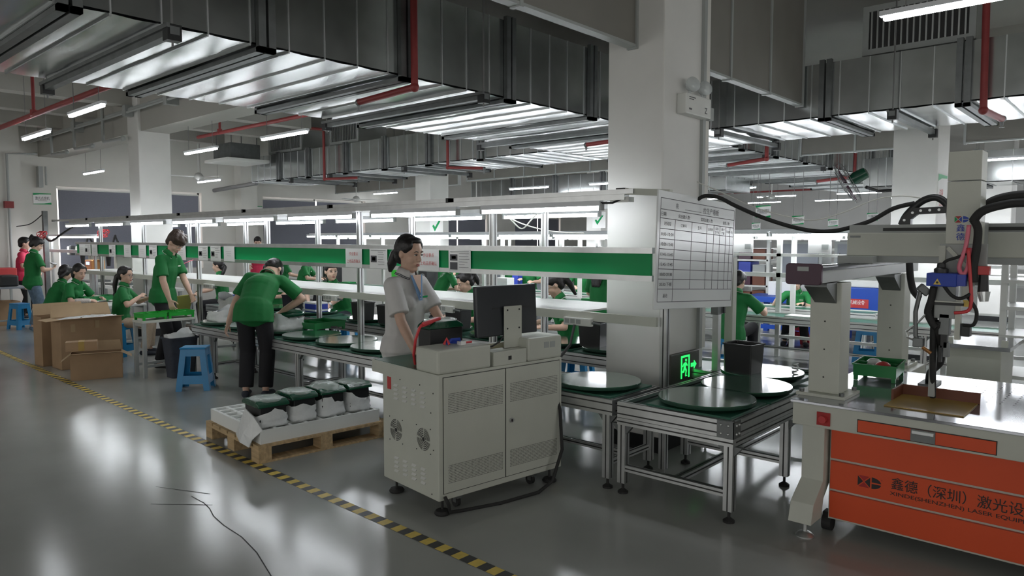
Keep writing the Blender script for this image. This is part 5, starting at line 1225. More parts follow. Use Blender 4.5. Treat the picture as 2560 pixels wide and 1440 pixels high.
MB().tube(smoothpts([(-5.2, 5.62, 1.93), (-5.05, 5.6, 1.84), (-4.9, 5.6, 1.75), (-4.75, 5.6, 1.86), (-4.6, 5.6, 1.95)]), .007, 6).obj('cable_run', 'white_cable', t); MB().tube(smoothpts([(-5.3, 5.62, 1.95), (-4.9, 5.6, 1.80), (-4.5, 5.6, 1.72), (-4.1, 5.58, 1.70)]), .006, 6).obj('cable_run', 'white_cable', t); MB().tube(smoothpts([(-5.0, 5.62, 1.86), (-4.8, 5.6, 1.9), (-4.65, 5.6, 1.93)]), .006, 6).obj('cable_run', 'white_cable', t)
for (x, y, lb) in ((-7.4, 12.6, 'black wall type fan on the second line lamps left of the near pillar'),):
    t = T('clip_fan', lb, 'fan', (x, y, 1.9)); g = MB(); c0_ = Vector((x, y, 2.1))
    for r in (.25, .18, .1): g.tube([c0_+Vector((.25*0+r*math.cos(k*PI/10), 0, r*math.sin(k*PI/10))) for k in range(21)], .008, 4)
    for k in range(8): g.tube([c0_, c0_+Vector((.25*math.cos(k*PI/4), 0, .25*math.sin(k*PI/4)))], .006, 4)
    g.obj('cage', 'rod', t); MB().cyl((x+.25, y+.2, 0), (x+.25, y+.2, z), .02, n=8).obj('pole', 'rod', t); MB().lathe([(.2, 0), (.2, .02), (.03, .04)], (x+.25, y+.2, 0), 20).obj('base', 'rod', t); MB().cyl(c0_, c0_+Vector((0, .2, 0)), .07, n=12).obj('motor', 'black', t); MB().tube([c0_+Vector((0, .15, 0)), c0_+Vector((.2, .2, -.12)), c0_+Vector((.25, .2, -.3)), c0_+Vector((.25, .2, -.38))], .03, 8).obj('bracket', 'black', t)
# ---------------------------------------------------------------- left welding stations
def station(x, label, lamp_label, m='cream'):
    t = T('welding_station', label, 'machine', (x, 5.6, 0))
    MB().box(x-.5, 5.2, .66, x+.5, 5.9, .72).obj('table_top', 'white_paint', t, bev=.004)
    for a in (-.45, .45):
        for y in (5.25, 5.85): MB().box(x+a-.025, y-.025, 0, x+a+.025, y+.025, .66).obj('leg', 'grey_paint', t)
    MB().box(x-.4, 5.5, .72, x-.25, 5.8, 1.3).obj('column', m, t, bev=.006); MB().box(x-.42, 5.1, 1.3, x+.1, 5.8, 1.48).obj('machine_head', m, t, bev=.015)
    MB().box(x+.0, 5.02, 1.30, x+.12, 5.1, 1.5).obj('head_cap', 'black', t, bev=.01); MB().cyl((x-.1, 5.3, 1.3), (x-.1, 5.3, 1.1), .05, .03, 14).obj('nozzle', 'black', t)
    MB().box(x-.2, 5.25, .72, x+.3, 5.7, .76).obj('stage', 'steel', t)
    MB().tube(smoothpts([(x-.3, 5.6, 1.48), (x-.25, 5.5, 1.65), (x+.0, 5.4, 1.7), (x+.15, 5.3, 1.55)]), .02, 8).obj('hose', 'rubber', t, smooth=True)
    return t
station(-17.0, 'cream desktop welding machine left of the dark pole', '')
station(-15.5, 'cream desktop welding machine behind the woman seated at left', '')
station(-14.1, 'cream desktop welding machine right of the white rack end', '')
t = T('control_box', 'brown orange controller box with blue screen on the left station', 'controller', (-15.9, 5.2, 1.0)); MB().box(-16.2, 5.05, .98, -15.8, 5.3, 1.22).obj('box_body', 'tray_brown' if False else 'copper', t, bev=.02); MB().box(-16.1, 5.045, 1.12, -15.92, 5.051, 1.18).obj('screen', 'screen_blue', t); MB().box(-16.1, 5.1, 0, -15.95, 5.18, .98).obj('stand', 'grey_paint', t)
t = T('station_lamp', 'long white light bar over the left stations', 'lamp', (-16.5, 4.9, 1.68)); MB().box(-17.9, 4.85, 1.69, -14.9, 4.95, 1.73).obj('housing', 'lamp_body', t); MB().box(-17.85, 4.87, 1.66, -14.95, 4.93, 1.69).obj('light_tube', 'tube_light', t)
for x in (-17.7, -15.1): MB().box(x-.02, 4.88, 0, x+.02, 4.92, 1.73).obj('post', 'alu', t)
MB().box(-17.9, 4.86, 1.36, -14.9, 4.9, 1.42).obj('rail', 'lamp_body', t)
t = T('support_pole', 'dark pole with hanging cables beside the left stations', 'pole', (-16.6, 4.5, 0)); MB().box(-16.75, 4.48, 0, -16.65, 4.56, 2.2).obj('pole', 'steel', t); MB().tube(smoothpts([(-16.7, 4.5, 2.15), (-17.2, 4.4, 1.95), (-17.8, 4.3, 1.9)]), .01, 6).obj('cable', 'rubber', t); MB().tube(smoothpts([(-16.7, 4.5, 1.7), (-16.3, 4.5, 1.6), (-15.9, 4.6, 1.75), (-15.6, 4.8, 1.95)]), .02, 6).obj('cable', 'rubber', t)
for (x, y, z, lb) in ((-16.5, 4.4, 1.72, 'bundle of red air hose on the dark pole'), (-14.2, 4.75, 1.74, 'coil of red air hose on the rack end')):
    t = T('air_hose', lb, 'hose', (x, y, z)); MB().tube([(x+.14*math.cos(k*.7)*(1+.2*math.sin(k*2.1)), y+.06*math.sin(k*.9), z+.07*math.sin(k*.7+.4)) for k in range(40)], .007, 5).obj('hose_coil', 'hose_red', t, smooth=True)
t = T('air_hose', 'pink coiled air hose hanging in front of the girl with glasses', 'hose', (-10.2, 4.0, 1.0)); MB().tube([(-10.0+.04*math.cos(k*.8), 4.15+.04*math.sin(k*.8), .92+k*.0038) for k in range(70)], .007, 5).obj('hose_coil', 'pink', t, smooth=True); MB().tube([(-9.96, 4.15, 1.18), (-9.93, 4.3, 1.3), (-9.88, 4.44, 1.36)], .006, 5).obj('hose_end', 'pink', t)
bench('grey bench with a tray in front of the women seated at left', -12.7, -11.5, 3.85, 4.42, .66, 'grey_paint', 'work_table', 'white_paint')
bench('white bench at the far left with a dark machine on it', -17.0, -15.75, 3.42, 3.98, .75, 'grey_paint', 'work_table', 'cabinet_grey')
t = T('sewing_head', 'dark machine head on the bench at far left', 'machine', (-16.2, 3.7, .75)); MB().box(-16.4, 3.55, .75, -15.95, 3.85, .96).obj('machine_body', 'black', t, bev=.03)
carton('brown cardboard box under the bench at far left edge', (-16.7, 3.5, 0), .05, .5, .4, .45, [('y0', .12, 90)])
o = MB().cbox((-9.95, 4.3, .76), (.02, .34, .24), Matrix.Rotation(.5, 3, 'Z') @ Matrix.Rotation(.35, 3, 'Y')).obj('olive_plate', 'olive', None, bev=.003); tag(o, 'olive green insulating plate held by the girl with glasses', 'plate')
o = MB().box(-9.3, 4.86, .645, -9.2, 5.06, .86).obj('parts_box', 'blue_battery', None, bev=.006); tag(o, 'dark blue box left of the standing man', 'box')
t = T('plastic_bin', 'big red plastic crate at the far left edge', 'crate', (-17, 5.1, 0)); MB().box(-16.95, 3.66, .75, -16.5, 3.96, 1.08).obj('crate_body', 'red', t, bev=.02)

t = T('fire_cabinet', 'dark red fire hose cabinet at the far left edge', 'fire cabinet', (-17.9, 4.0, 0)); MB().box(-18.18, 3.55, .5, -17.95, 3.98, 1.95).obj('cabinet_body', 'red_pipe', t, bev=.01); MB().box(-17.952, 3.58, .55, -17.945, 3.95, 1.9).obj('door', 'red_pipe', t)
# ---------------------------------------------------------------- people
def ecap(b, p0, r0, p1, r1, lat, e0=True, e1=True, n=14):
    """tapered elliptical limb: radii (lateral, depth) at each end, rounded or flat ends"""
    p0, p1 = Vector(p0), Vector(p1); d = (p1-p0).normalized(); lat = Vector(lat); lat = (lat-d*lat.dot(d))
    if lat.length < 1e-4: lat = Vector((1, 0, 0))-d*d.x
    lat.normalize(); dep = d.cross(lat)
    if not isinstance(r0, tuple): r0 = (r0, r0)
    if not isinstance(r1, tuple): r1 = (r1, r1)
    rings = []
    if e0:
        for k in range(1, 4): a = PI/2*k/4; rings.append((p0-d*min(r0)*math.cos(a), r0[0]*math.sin(a), r0[1]*math.sin(a)))
    rings.append((p0, *r0)); rings.append((p1, *r1))
    if e1:
        for k in range(3, 0, -1): a = PI/2*k/4; rings.append((p1+d*min(r1)*math.cos(a), r1[0]*math.sin(a), r1[1]*math.sin(a)))
    vs = [c+lat*(x*math.cos(2*PI*j/n))+dep*(y*math.sin(2*PI*j/n)) for (c, x, y) in rings for j in range(n)]
    k = len(rings); fs = [(i*n+j, i*n+(j+1) % n, (i+1)*n+(j+1) % n, (i+1)*n+j) for i in range(k-1) for j in range(n)]
    fs.append(tuple(range(n-1, -1, -1))); fs.append(tuple((k-1)*n+j for j in range(n)))
    b.add(vs, fs)
def ik(a, c, l1, l2, pole):
    a, c, pole = Vector(a), Vector(c), Vector(pole); v = c-a; L = v.length
    if L > (l1+l2)*.995: c = a+v*((l1+l2)*.995/L); v = c-a; L = v.length
    x = (l1*l1-l2*l2+L*L)/(2*L); h = math.sqrt(max(0, l1*l1-x*x)); d = v/L
    p = pole-d*pole.dot(d); p.normalize()
    return a+d*x+p*h, c
def rotv(v, yaw=0, pitch=0, roll=0):
    return Matrix.Rotation(math.radians(yaw), 3, 'Z') @ (Matrix.Rotation(math.radians(pitch), 3, 'Y') @ (Matrix.Rotation(math.radians(roll), 3, 'X') @ Vector(v)))
def hand(b, W, d, n, s, curl=.35, sc=1.0):
    W, d, n, s = Vector(W), Vector(d).normalized(), Vector(n), Vector(s)
    n = (n-d*n.dot(d)).normalized(); s = (s-d*s.dot(d)-n*s.dot(n)).normalized()
    ecap(b, W-d*.01, (.024*sc, .017*sc), W+d*.085*sc, (.041*sc, .0135*sc), s)
    for k, (o, l) in enumerate(((.031, .068), (.0105, .077), (-.0105, .071), (-.031, .056))):
        p = W+d*.082*sc+s*o*sc; dd = (d+s*o*3.2).normalized(); a = 0; r = .0088*sc
        for q, f in enumerate((.42, .33, .25)):
            a = curl*(q+.6); e = p+(dd*math.cos(a)+n*math.sin(a)).normalized()*l*f*sc
            ecap(b, p, r, e, r*.9, s, n=8); p = e; r *= .9
    p = W+d*.022*sc+s*.03*sc; v1 = (d*.62+s*.72+n*.25).normalized(); e = p+v1*.042*sc; ecap(b, p, .0125*sc, e, .0098*sc, n, n=8)
    v2 = (d*.85+s*.3+n*.4).normalized(); ecap(b, e, .0098*sc, e+v2*.034*sc, .008*sc, n, n=8)
def soft(o, vx, it=5, fac=.5):
    m = o.modifiers.new('remesh', 'REMESH'); m.mode = 'VOXEL'; m.voxel_size = vx; m.use_smooth_shade = True
    if it: s = o.modifiers.new('smooth', 'SMOOTH'); s.iterations = it; s.factor = fac
    return o
FOLD = {}
def person(label, xy, yaw, H=1.62, male=False, hip=(0, .90), lean=0, lean2=None, side=0, twist=0, head=(0, 5, 0), L=None, R=None, Lp=(-.3, .6, -.5), Rp=(-.3, -.6, -.5),
           legL=None, legR=None, shirt='shirt_green', pants='cloth_black', hair='pony', hairm='hair', vx=.011, face=True, curl=.4, Lh=None, Rh=None, glasses=False, group=None, tail=None, logo=True, shoe='cloth_dark', feet=True, bulk=1.0, hemx=0, pw=1.0, z0=0, placket=None):
    s = H/1.70; lean2 = lean if lean2 is None else lean2
    R3 = Matrix.Rotation(math.radians(yaw), 4, 'Z'); M = Matrix.Translation((xy[0], xy[1], z0)) @ R3 @ Matrix.Scale(s, 4)
    t = T('person', label, 'person', (xy[0], xy[1], z0), math.radians(yaw), group)
    P = Vector((hip[0], 0, hip[1])); d1 = rotv((0, 0, 1), 0, lean, -side); d2 = rotv((0, 0, 1), twist*.3, lean2, -side)
    lat1 = Vector((0, 1, 0)); lat = rotv((0, 1, 0), twist, 0, -side)
    C1 = P+d1*.20; S = C1+d2*.255; N = C1+d2*.325; sw = .18 if male else .16
    hy, hp, hr = head; ly = math.radians(0)
    d3 = rotv((0, 0, 1), twist*.6+hy*.3, lean2*.55+hp*.5, 0)
    Hc = N+d3*.160; hk = 1.07
    HM = Matrix.Rotation(math.radians(twist*.6+hy), 3, 'Z') @ Matrix.Rotation(math.radians(lean2*.5+hp), 3, 'Y') @ Matrix.Rotation(math.radians(hr), 3, 'X')
    fh, lh, uh = HM @ Vector((1, 0, 0)), HM @ Vector((0, 1, 0)), HM @ Vector((0, 0, 1))
    def hp_(f, l, u): return Hc+(fh*f+lh*l+uh*u)*hk
    ShL, ShR = S+lat*sw, S-lat*sw
    hz = P.z
    if L is None: L = (P.x+.05, .25, hz-.03)
    if R is None: R = (P.x+.05, -.25, hz-.03)
    EL, WL = ik(ShL, L, .275, .245, Lp); ER, WR = ik(ShR, R, .275, .245, Rp)
    if legL is None: legL = (.02, .10, .085)
    if legR is None: legR = (-.02, -.10, .085)
    HL, HR = P+Vector((0, .088, -.03)), P+Vector((0, -.088, -.03))
    KL, AL = ik(HL, legL, .42, .40, (1, .05, .3)); KR, AR = ik(HR, legR, .42, .40, (1, -.05, .3))
    fm = 1.0 if male else .93
    def fin(b, name, m, vxx, it=5, par=t, sm=None):
        b.v = [tuple(M @ Vector(p)) for p in b.v]
        o = b.obj(name, m, par); soft(o, vxx, it); return o
    # body: one continuous skin
    b = MB()
    ecap(b, P-d1*.04, (.155*fm, .105), P+d1*.10, (.135*fm, .095), lat1); ecap(b, P+d1*.08, (.132*fm, .092), C1+d2*.12, (.158*fm, .105), lat); ecap(b, C1+d2*.1, (.158*fm, .105), S-d2*.01, (.14*fm, .07), lat)
    ecap(b, N-d2*.05, (.06*fm, .055), N+d3*.10, (.052*fm, .052), lat)
    for (Sh, El, Wr, sg) in ((ShL, EL, WL, 1), (ShR, ER, WR, -1)):
        ecap(b, S+lat*sg*.07, .05*fm, Sh, .053*fm, d2); ecap(b, Sh, .050*fm, El, .039*fm, d2); ecap(b, El, .040*fm, El.lerp(Wr, .35), .040*fm, d2); ecap(b, El.lerp(Wr, .35), .040*fm, Wr, (.029*fm, .022), Vector((0, 0, 1)))
        hh = Lh if sg > 0 else Rh; dd = (Wr-El).normalized()
        if hh: dd = Vector(hh[0])
        nn = Vector(hh[1]) if hh else Vector((0, -sg, 0))*.6+Vector((.0, 0, -.8)) if abs(dd.z) < .7 else Vector((0, -sg, 0))
        ss = Vector((1, 0, 0)) if abs(dd.x) < .7 else Vector((0, -sg, 0))
        if hh and len(hh) > 2: ss = Vector(hh[2])
        hand(b, Wr, dd, nn, ss, curl, 1.0 if male else .93)
    for (Hh, K, A, sg) in ((HL, KL, AL, 1), (HR, KR, AR, -1)):
        ecap(b, Hh, .078, K, .054, (0, 1, 0)); ecap(b, K, .053, K.lerp(A, .35), .052, (0, 1, 0)); ecap(b, K.lerp(A, .35), .052, A, .035, (0, 1, 0))
        ecap(b, A+Vector((-.03, 0, -.03)), (.032, .03), A+Vector((.13, sg*.02, -.052)), (.038, .02), (0, 1, 0))
    def sph(f, l, u, r): b.sph(hp_(f, l, u), tuple(x*hk for x in r), 14, 10, HM)
    sph(-.004, 0, .022, (.097, .077, .098)); sph(.022, 0, -.045, (.071, .058, .074)); sph(.064, 0, -.097, (.024, .026, .018)); sph(.048, .034, -.035, (.036, .026, .034)); sph(.048, -.034, -.035, (.036, .026, .034))
    ecap(b, hp_(.085, 0, .018), .008, hp_(.104, 0, -.026), .0125, lh, n=10); sph(.096, .011, -.031, (.010, .009, .008)); sph(.096, -.011, -.031, (.010, .009, .008)); sph(.083, 0, -.062, (.014, .026, .014))
    for sg in (1, -1): sph(-.004, sg*.077, -.005, (.018, .009, .03)); sph(.079, sg*.031, .026, (.012, .024, .008))
    body = fin(b, 'body', 'skin', vx*.75)
    # clothes
    c = MB(); fm *= bulk
    hem = (.075 if not male else .09)+hemx
    hd = (d1*.3+Vector((0, 0, .7))).normalized(); ecap(c, P-hd*hem, (.196*fm, .160), P+hd*.01, (.190*fm, .152), lat1, False); ecap(c, P-d1*.02, (.188*fm, .150), P+d1*.10, (.158*fm, .122), lat1); ecap(c, P+d1*.09, (.158*fm, .122), C1+d2*.12, (.176*fm, .128), lat); ecap(c, C1+d2*.1, (.176*fm, .128), S-d2*.005, (.15*fm, .082), lat)
    ecap(c, S, (.09*fm, .07), N+d3*.0, (.065, .06), lat)
    for (Sh, El, sg) in ((ShL, EL, 1), (ShR, ER, -1)):
        ecap(c, S+lat*sg*.06, .065*fm, Sh, .064*fm, d2); ecap(c, Sh, .063*fm, Sh.lerp(El, .80), .073*fm, d2, True, False)
    if not male: c.sph(C1+d2*.12+rotv((.075, .065, 0), twist), .062, 10, 8); c.sph(C1+d2*.12+rotv((.075, -.065, 0), twist), .062, 10, 8)
    sh = fin(c, 'polo_shirt', shirt, vx, 6)
    def collar(r0, r1, u0, u1, m, name, gap=38, drop=.03, th=.004):
        g = MB(); ax = d3; la = lat.normalized(); f = (la.cross(ax)).normalized(); K = 24; vs = []
        for k in range(K+1):
            a = math.radians(gap+(360-2*gap)*k/K); fr = max(0, math.cos(a)); q = f*math.cos(a)+la*math.sin(a)
            for (r, u) in ((r0, u0-.02*fr), (r0+.007, u0+.004-.02*fr), (r1, u1-drop*fr), (r1-th, u1-drop*fr-.002)): vs.append(N+q*(r*(1+.1*fr))+ax*u)
        g.add(vs, [(4*k+i, 4*k+(i+1) % 4, 4*k+4+(i+1) % 4, 4*k+4+i) for k in range(K) for i in range(4)]+[(0, 1, 2, 3), (4*K+3, 4*K+2, 4*K+1, 4*K)])
        g.v = [tuple(M @ Vector(p)) for p in g.v]; o = g.obj(name, m, sh, smooth=True); return vs
    vs = collar(.055*fm, .088*fm, .052, -.004, shirt, 'collar')
    for off, tm in (((-.002, 'trim_white'),) if shirt == 'shirt_green' else ((.004, 'cloth_dark'), (.014, 'cloth_dark')) if shirt == 'shirt_white' else ()):
        g = MB(); g.tube([p+(vs[4*k+1]-p).normalized()*(off+.003)+(vs[4*k+2]-N).normalized()*.0025 for k, p in enumerate(vs[2::4])], .0026, 5); g.v = [tuple(M @ Vector(p)) for p in g.v]; g.obj('collar_trim', tm, sh, smooth=True)
    def patch(f, l, u, w, h, m, name):         # flat cloth patch on the chest
        o = C1+d2*u+rotv((f, l, 0), twist); g = MB(); up = d2; la = lat; no = la.cross(up)
        g.prism([(-w/2, -h/2), (w/2, -h/2), (w/2, h/2), (-w/2, h/2)], o, la, up, no, .004); g.v = [tuple(M @ Vector(p)) for p in g.v]; g.obj(name, m, sh)
    if placket:
        up = d2; fw = rotv((1, 0, 0), twist, lean2); o = N+fw*.075-up*.02
        def sheet(P4, m, name, th=.003):
            g = MB(); n = len(P4); g.add(P4+[p+fw*th for p in P4], [tuple(range(n)), tuple(range(2*n-1, n-1, -1))]+[(i, (i+1) % n, n+(i+1) % n, n+i) for i in range(n)]); g.v = [tuple(M @ Vector(p)) for p in g.v]; g.obj(name, m, sh)
        A_, B_, C_, D_ = o+lat*.05+up*.03, o-lat*.05+up*.03, o-up*.10+fw*.053, o-up*.15+fw*.062
        sheet([A_-up*.0+fw*.01, B_+fw*.01, C_+fw*.004], 'skin', 'open_neck')
        sheet([B_+fw*.012, B_-lat*.018+fw*.008, D_-lat*.018, D_+lat*.004, C_], placket, 'placket'); sheet([A_+fw*.012, C_, D_-lat*.004, D_+lat*.018, A_+lat*.018+fw*.008], placket, 'placket')
        for k in (.3, .75): g = MB(); q = C_.lerp(D_, k)+fw*.005-lat*.004; g.sph(q, .005, 8, 6); g.v = [tuple(M @ Vector(p)) for p in g.v]; g.obj('button', 'paper', sh)
    if logo: patch(.118, .075, .165, .055, .014, 'trim_white' if shirt != 'shirt_white' else 'green_board', 'chest_logo')
    p_ = MB()
    ecap(p_, P-d1*.05, (.155*fm, .112), P+d1*.04, (.145*fm, .105), lat1)
    for (Hh, K, A) in ((HL, KL, AL), (HR, KR, AR)):
        ecap(p_, Hh, .083*pw, K, .072*pw, (0, 1, 0)); ecap(p_, K, .072*pw, A+(K-A).normalized()*.02, .066*pw, (0, 1, 0), True, False)
    fin(p_, 'trousers', pants, vx*1.1)
    if feet:
        for (A, sg) in ((AL, 1), (AR, -1)):
            g = MB(); ecap(g, A+Vector((-.035, 0, -.042)), (.04, .04), A+Vector((.15, sg*.025, -.055)), (.046, .028), (0, 1, 0)); fin(g, 'shoe', shoe, vx*.8)
    # hair
    h = MB()
    def hs(f, l, u, r): h.sph(hp_(f, l, u), tuple(x*hk for x in r), 14, 10, HM)
    hs(-.024, 0, .032, (.094, .086, .100)); hs(-.052, 0, -.03, (.052, .064, .06))
    for sg in (1, -1): hs(.004, sg*.064, .05, (.055, .022, .05))
    if hair == 'short':
        hs(.008, 0, .075, (.085, .078, .058)); hs(.048, 0, .092, (.043, .056, .028)); hs(.035, .03, .098, (.04, .04, .022))
    elif hair != 'pony':
        hs(.045, .022, .088, (.048, .05, .03)); hs(.045, -.026, .086, (.048, .05, .032))
    else:
        hs(.030, .0, .094, (.052, .06, .026))
        for sg in (1, -1): hs(.044, sg*.054, .056, (.022, .02, .034))
    if hair == 'mop':
        hs(-.005, 0, .055, (.105, .094, .085))
        for k in range(26):
            a = k*2.4; e = .35+.9*((k*7) % 10)/10; hs(-.01+.092*math.cos(a)*math.cos(e*.8), .082*math.sin(a)*math.cos(e*.8), .05+.075*math.sin(e), (.028, .028, .026))
        for sg in (-.05, -.025, 0, .025, .05): hs(.082-abs(sg)*.3, sg, .052, (.02, .017, .034))
    if hair in ('long', 'bob', 'bun'):
        for sg in (1, -1): hs(.0, sg*.076, -.0, (.03, .014, .055)); hs(.060, sg*.05, .058, (.026, .03, .032))
    if hair == 'pony':
        tl = tail or [(-.09, 0, .02), (-.135, 0, -.01), (-.15, 0, -.09), (-.145, 0, -.20)]
        for q0, q1, r0, r1 in zip(tl[:-1], tl[1:], (.03, .038, .036, .03, .028), (.038, .036, .018, .03, .012)): ecap(h, hp_(*q0), r0, hp_(*q1), r1, lh)
    if hair == 'long':
        for l in (-.05, 0, .05):
            ecap(h, hp_(-.06, l, .0), .045, hp_(-.095, l, -.14), .05, lh); ecap(h, hp_(-.095, l, -.14), .05, hp_(-.085, l*.8, -.32), .028, lh)
    if hair == 'bob':
        for k in range(7): a = PI/2+PI*k/6; ecap(h, hp_(.03*math.cos(a)-.0, .078*math.cos(a-PI/2) if False else .075*math.sin(a+PI/2), 0), .03, hp_(-.03+.05*math.cos(a), .075*math.sin(a+PI/2), -.10), .03, lh)
    if hair == 'bun':
        hs(-.1, 0, .06, (.05, .05, .048)); hs(-.13, .02, .09, (.02, .02, .03)); hs(-.12, -.03, .04, (.03, .02, .03))
    fin(h, 'hair', hairm, vx*.85, 3, body)
    if face:
        def sm(f, l, u, r, m, name, par=body):
            g = MB(); g.sph(hp_(f, l, u), tuple(x*hk for x in r), 10, 8, HM); g.v = [tuple(M @ Vector(p)) for p in g.v]; return g.obj(name, m, par, smooth=True)
        for sg in (1, -1):
            sm(.0835, sg*.031, .003, (.0075, .0135, .0058), 'eye_white', 'eye'); sm(.0895, sg*.031, .0035, (.0035, .0058, .0056), 'iris', 'iris')
            g = MB(); g.tube([hp_(.090, sg*.014, .024), hp_(.0905, sg*.03, .029), hp_(.082, sg*.048, .024)], .0034, 6); g.v = [tuple(M @ Vector(p)) for p in g.v]; g.obj('eyebrow', 'hair', body, smooth=True)
            g = MB(); g.tube([hp_(.0905, sg*.017, .0065), hp_(.092, sg*.03, .010), hp_(.085, sg*.045, .0065)], .0022, 5); g.v = [tuple(M @ Vector(p)) for p in g.v]; g.obj('eyelid', 'hair', body, smooth=True)
        sm(.0935, 0, -.0595, (.006, .021, .0045), 'lip', 'upper_lip'); sm(.0935, 0, -.0685, (.007, .019, .0055), 'lip', 'lower_lip')
        if glasses:
            g = MB()
            for sg in (1, -1):
                g.tube([hp_(.105, sg*.034+.026*math.cos(k*PI/10), .0+.021*math.sin(k*PI/10)) for k in range(21)], .0022, 5, False); g.tube([hp_(.105, sg*.06, .004), hp_(.05, sg*.08, .006), hp_(-.0, sg*.083, .004)], .002, 5)
            g.tube([hp_(.105, -.01, .004), hp_(.108, 0, .006), hp_(.105, .01, .004)], .002, 5)
            g.v = [tuple(M @ Vector(p)) for p in g.v]; g.obj('glasses', 'rod', body)
    def W(p): return M @ Vector(p)
    return dict(t=t, M=M, WL=M @ WL, WR=M @ WR, body=body, shirt=sh, hp=lambda f, l, u: M @ hp_(f, l, u), EL=M @ EL, ER=M @ ER, AL=M @ AL, AR=M @ AR)
SIT = dict(hip=(0, .545), legL=(.38, .13, .085), legR=(.34, -.14, .085))

# 1 the woman in white at the test cabinet
p1 = person('woman in white polo with blue placket standing at the test cabinet, hands on its desk', (-4.03, 3.31), 8, 1.66, bulk=1.10, hemx=-.045, hip=(0, .90), lean=3, lean2=5, twist=4, head=(0, 8, 0),
            R=(.30, -.20, .885), L=(.36, .14, .90), Rp=(-.6, -.5, -.3), Lp=(-.3, .8, -.3), shirt='shirt_white', pants='denim', hair='pony', tail=[(-.09, 0, .0), (-.125, .01, -.03), (-.145, .01, -.1), (-.15, .01, -.15)], vx=.0075,
            Rh=((.9, .25, -.15), (0, 0, -1), (0, 1, 0)), Lh=((.9, -.2, -.2), (0, 0, -1), (0, -1, 0)), curl=.22, placket='placket')
# 2 bending worker
person('worker in green polo and black trousers bending over the front conveyor, back to the camera', (-6.93, 3.72), 138, 1.72, True, bulk=1.06, hemx=.03, pw=1.12, hip=(-.02, .90), lean=30, lean2=62, twist=-12, side=-5, head=(-5, 58, 0),
       R=(.30, -.22, .86), L=(.18, .32, .72), Rp=(-.05, -1, .7), Lp=(-.3, .8, .1), legL=(.0, .10, .085), legR=(-.02, -.10, .085), hair='short', vx=.0095, curl=.5, logo=False)
# 3 standing man at the small table
person('young man with brown hair in green polo standing at the small table, head bent down', (-9.44, 3.83), 42, 1.74, True, hip=(0, .91), lean=4, lean2=16, head=(-8, 38, 0), twist=-4,
       R=(.24, -.30, .78), L=(.40, .0, .78), Rp=(-.5, -.6, -.1), Lp=(-.5, .6, -.1), hair='mop', hairm='hair_brown', vx=.0095, curl=.6, shoe='rubber')
# 4 woman in jeans at the far left
person('woman with hair bun, green polo and jeans standing at far left with a phone', (-14.9, 3.80), 98, 1.66, hip=(0, .91), lean=2, lean2=6, head=(-20, 28, 0), R=(.26, -.14, 1.13), L=(.02, .30, .86), Rp=(-.3, -.6, -.6),
       Rh=((.8, .3, .3), (-.4, 0, .8), (0, 1, 0)), pants='denim', hair='bun', vx=.012, curl=.7, shoe='denim')
o = MB().cbox((-14.76, 4.10, 1.20), (.07, .13, .012), Matrix.Rotation(.9, 3, 'Z') @ Matrix.Rotation(.4, 3, 'Y')).obj('phone', 'black', None, bev=.003); tag(o, 'black phone in the hand of the woman in jeans', 'phone')
# 5, 6 women seated behind the cardboard boxes
pz = person('seated woman in green polo and pale sleeve covers behind the cardboard boxes', (-12.43, 3.62), 40, 1.62, lean=14, lean2=22, head=(-22, 10, 0), R=(.42, -.12, .74), L=(.46, .16, .76), hair='pony', tail=[(-.09, 0, .0), (-.12, 0, -.04), (-.11, 0, -.1), (-.1, 0, -.14)], vx=.0105, curl=.5, **SIT)
for k in ('R', 'L'):
    g = MB(); a, e = pz['E'+k], pz['W'+k]; ecap(g, a.lerp(e, .35), .045, e, .036, (0, 0, 1)); g.obj('sleeve_cover', 'sleeve_print', pz['shirt'], smooth=True)
person('woman in green polo seated behind the cardboard boxes, back turned, dark hair', (-12.9, 3.5), 95, 1.6, lean=20, lean2=26, head=(5, 14, 0), R=(.38, -.2, .72), L=(.38, .2, .72), hair='bob', vx=.012, face=False, **SIT)
# 7 girl with glasses, seated
person('girl with glasses and long ponytail seated behind the large cardboard box, head turned right', (-10.87, 3.81), 62, 1.58, lean=6, lean2=10, head=(-28, 2, 0), R=(.30, -.16, .90), L=(.40, .08, .86), Rp=(-.2, -.7, -.7), hair='pony', tail=[(-.09, 0, .0), (-.13, 0, -.04), (-.15, 0, -.16), (-.14, 0, -.30), (-.10, 0, -.42)], vx=.0105, glasses=True, curl=.8, pants='cloth_beige', logo=False, **SIT)
# 8 leaning man behind the rack
p8 = person('man with short hair in green polo leaning on the rear table, looking to the right', (-8.97, 6.25), -72, 1.74, True, hip=(0, .545), lean=20, lean2=38, twist=-4, head=(60, -18, 0), L=(.60, .20, .70), R=(.42, -.30, .72), Lp=(-.2, .8, .4), Rp=(-.2, -.8, .4), hair='short', vx=.0095, curl=.12,
            Lh=((.8, .1, -.4), (0, 0, -1), (0, -1, 0)), legL=(.38, .13, .085), legR=(.34, -.14, .085), pants='cloth_dark')
g = MB(); ax_ = (p8['WL']-p8['EL']).normalized(); g.cyl(p8['WL']-ax_*.035, p8['WL']-ax_*.015, .033, n=16); g.obj('wrist_watch', 'galv_rib', p8['body'])
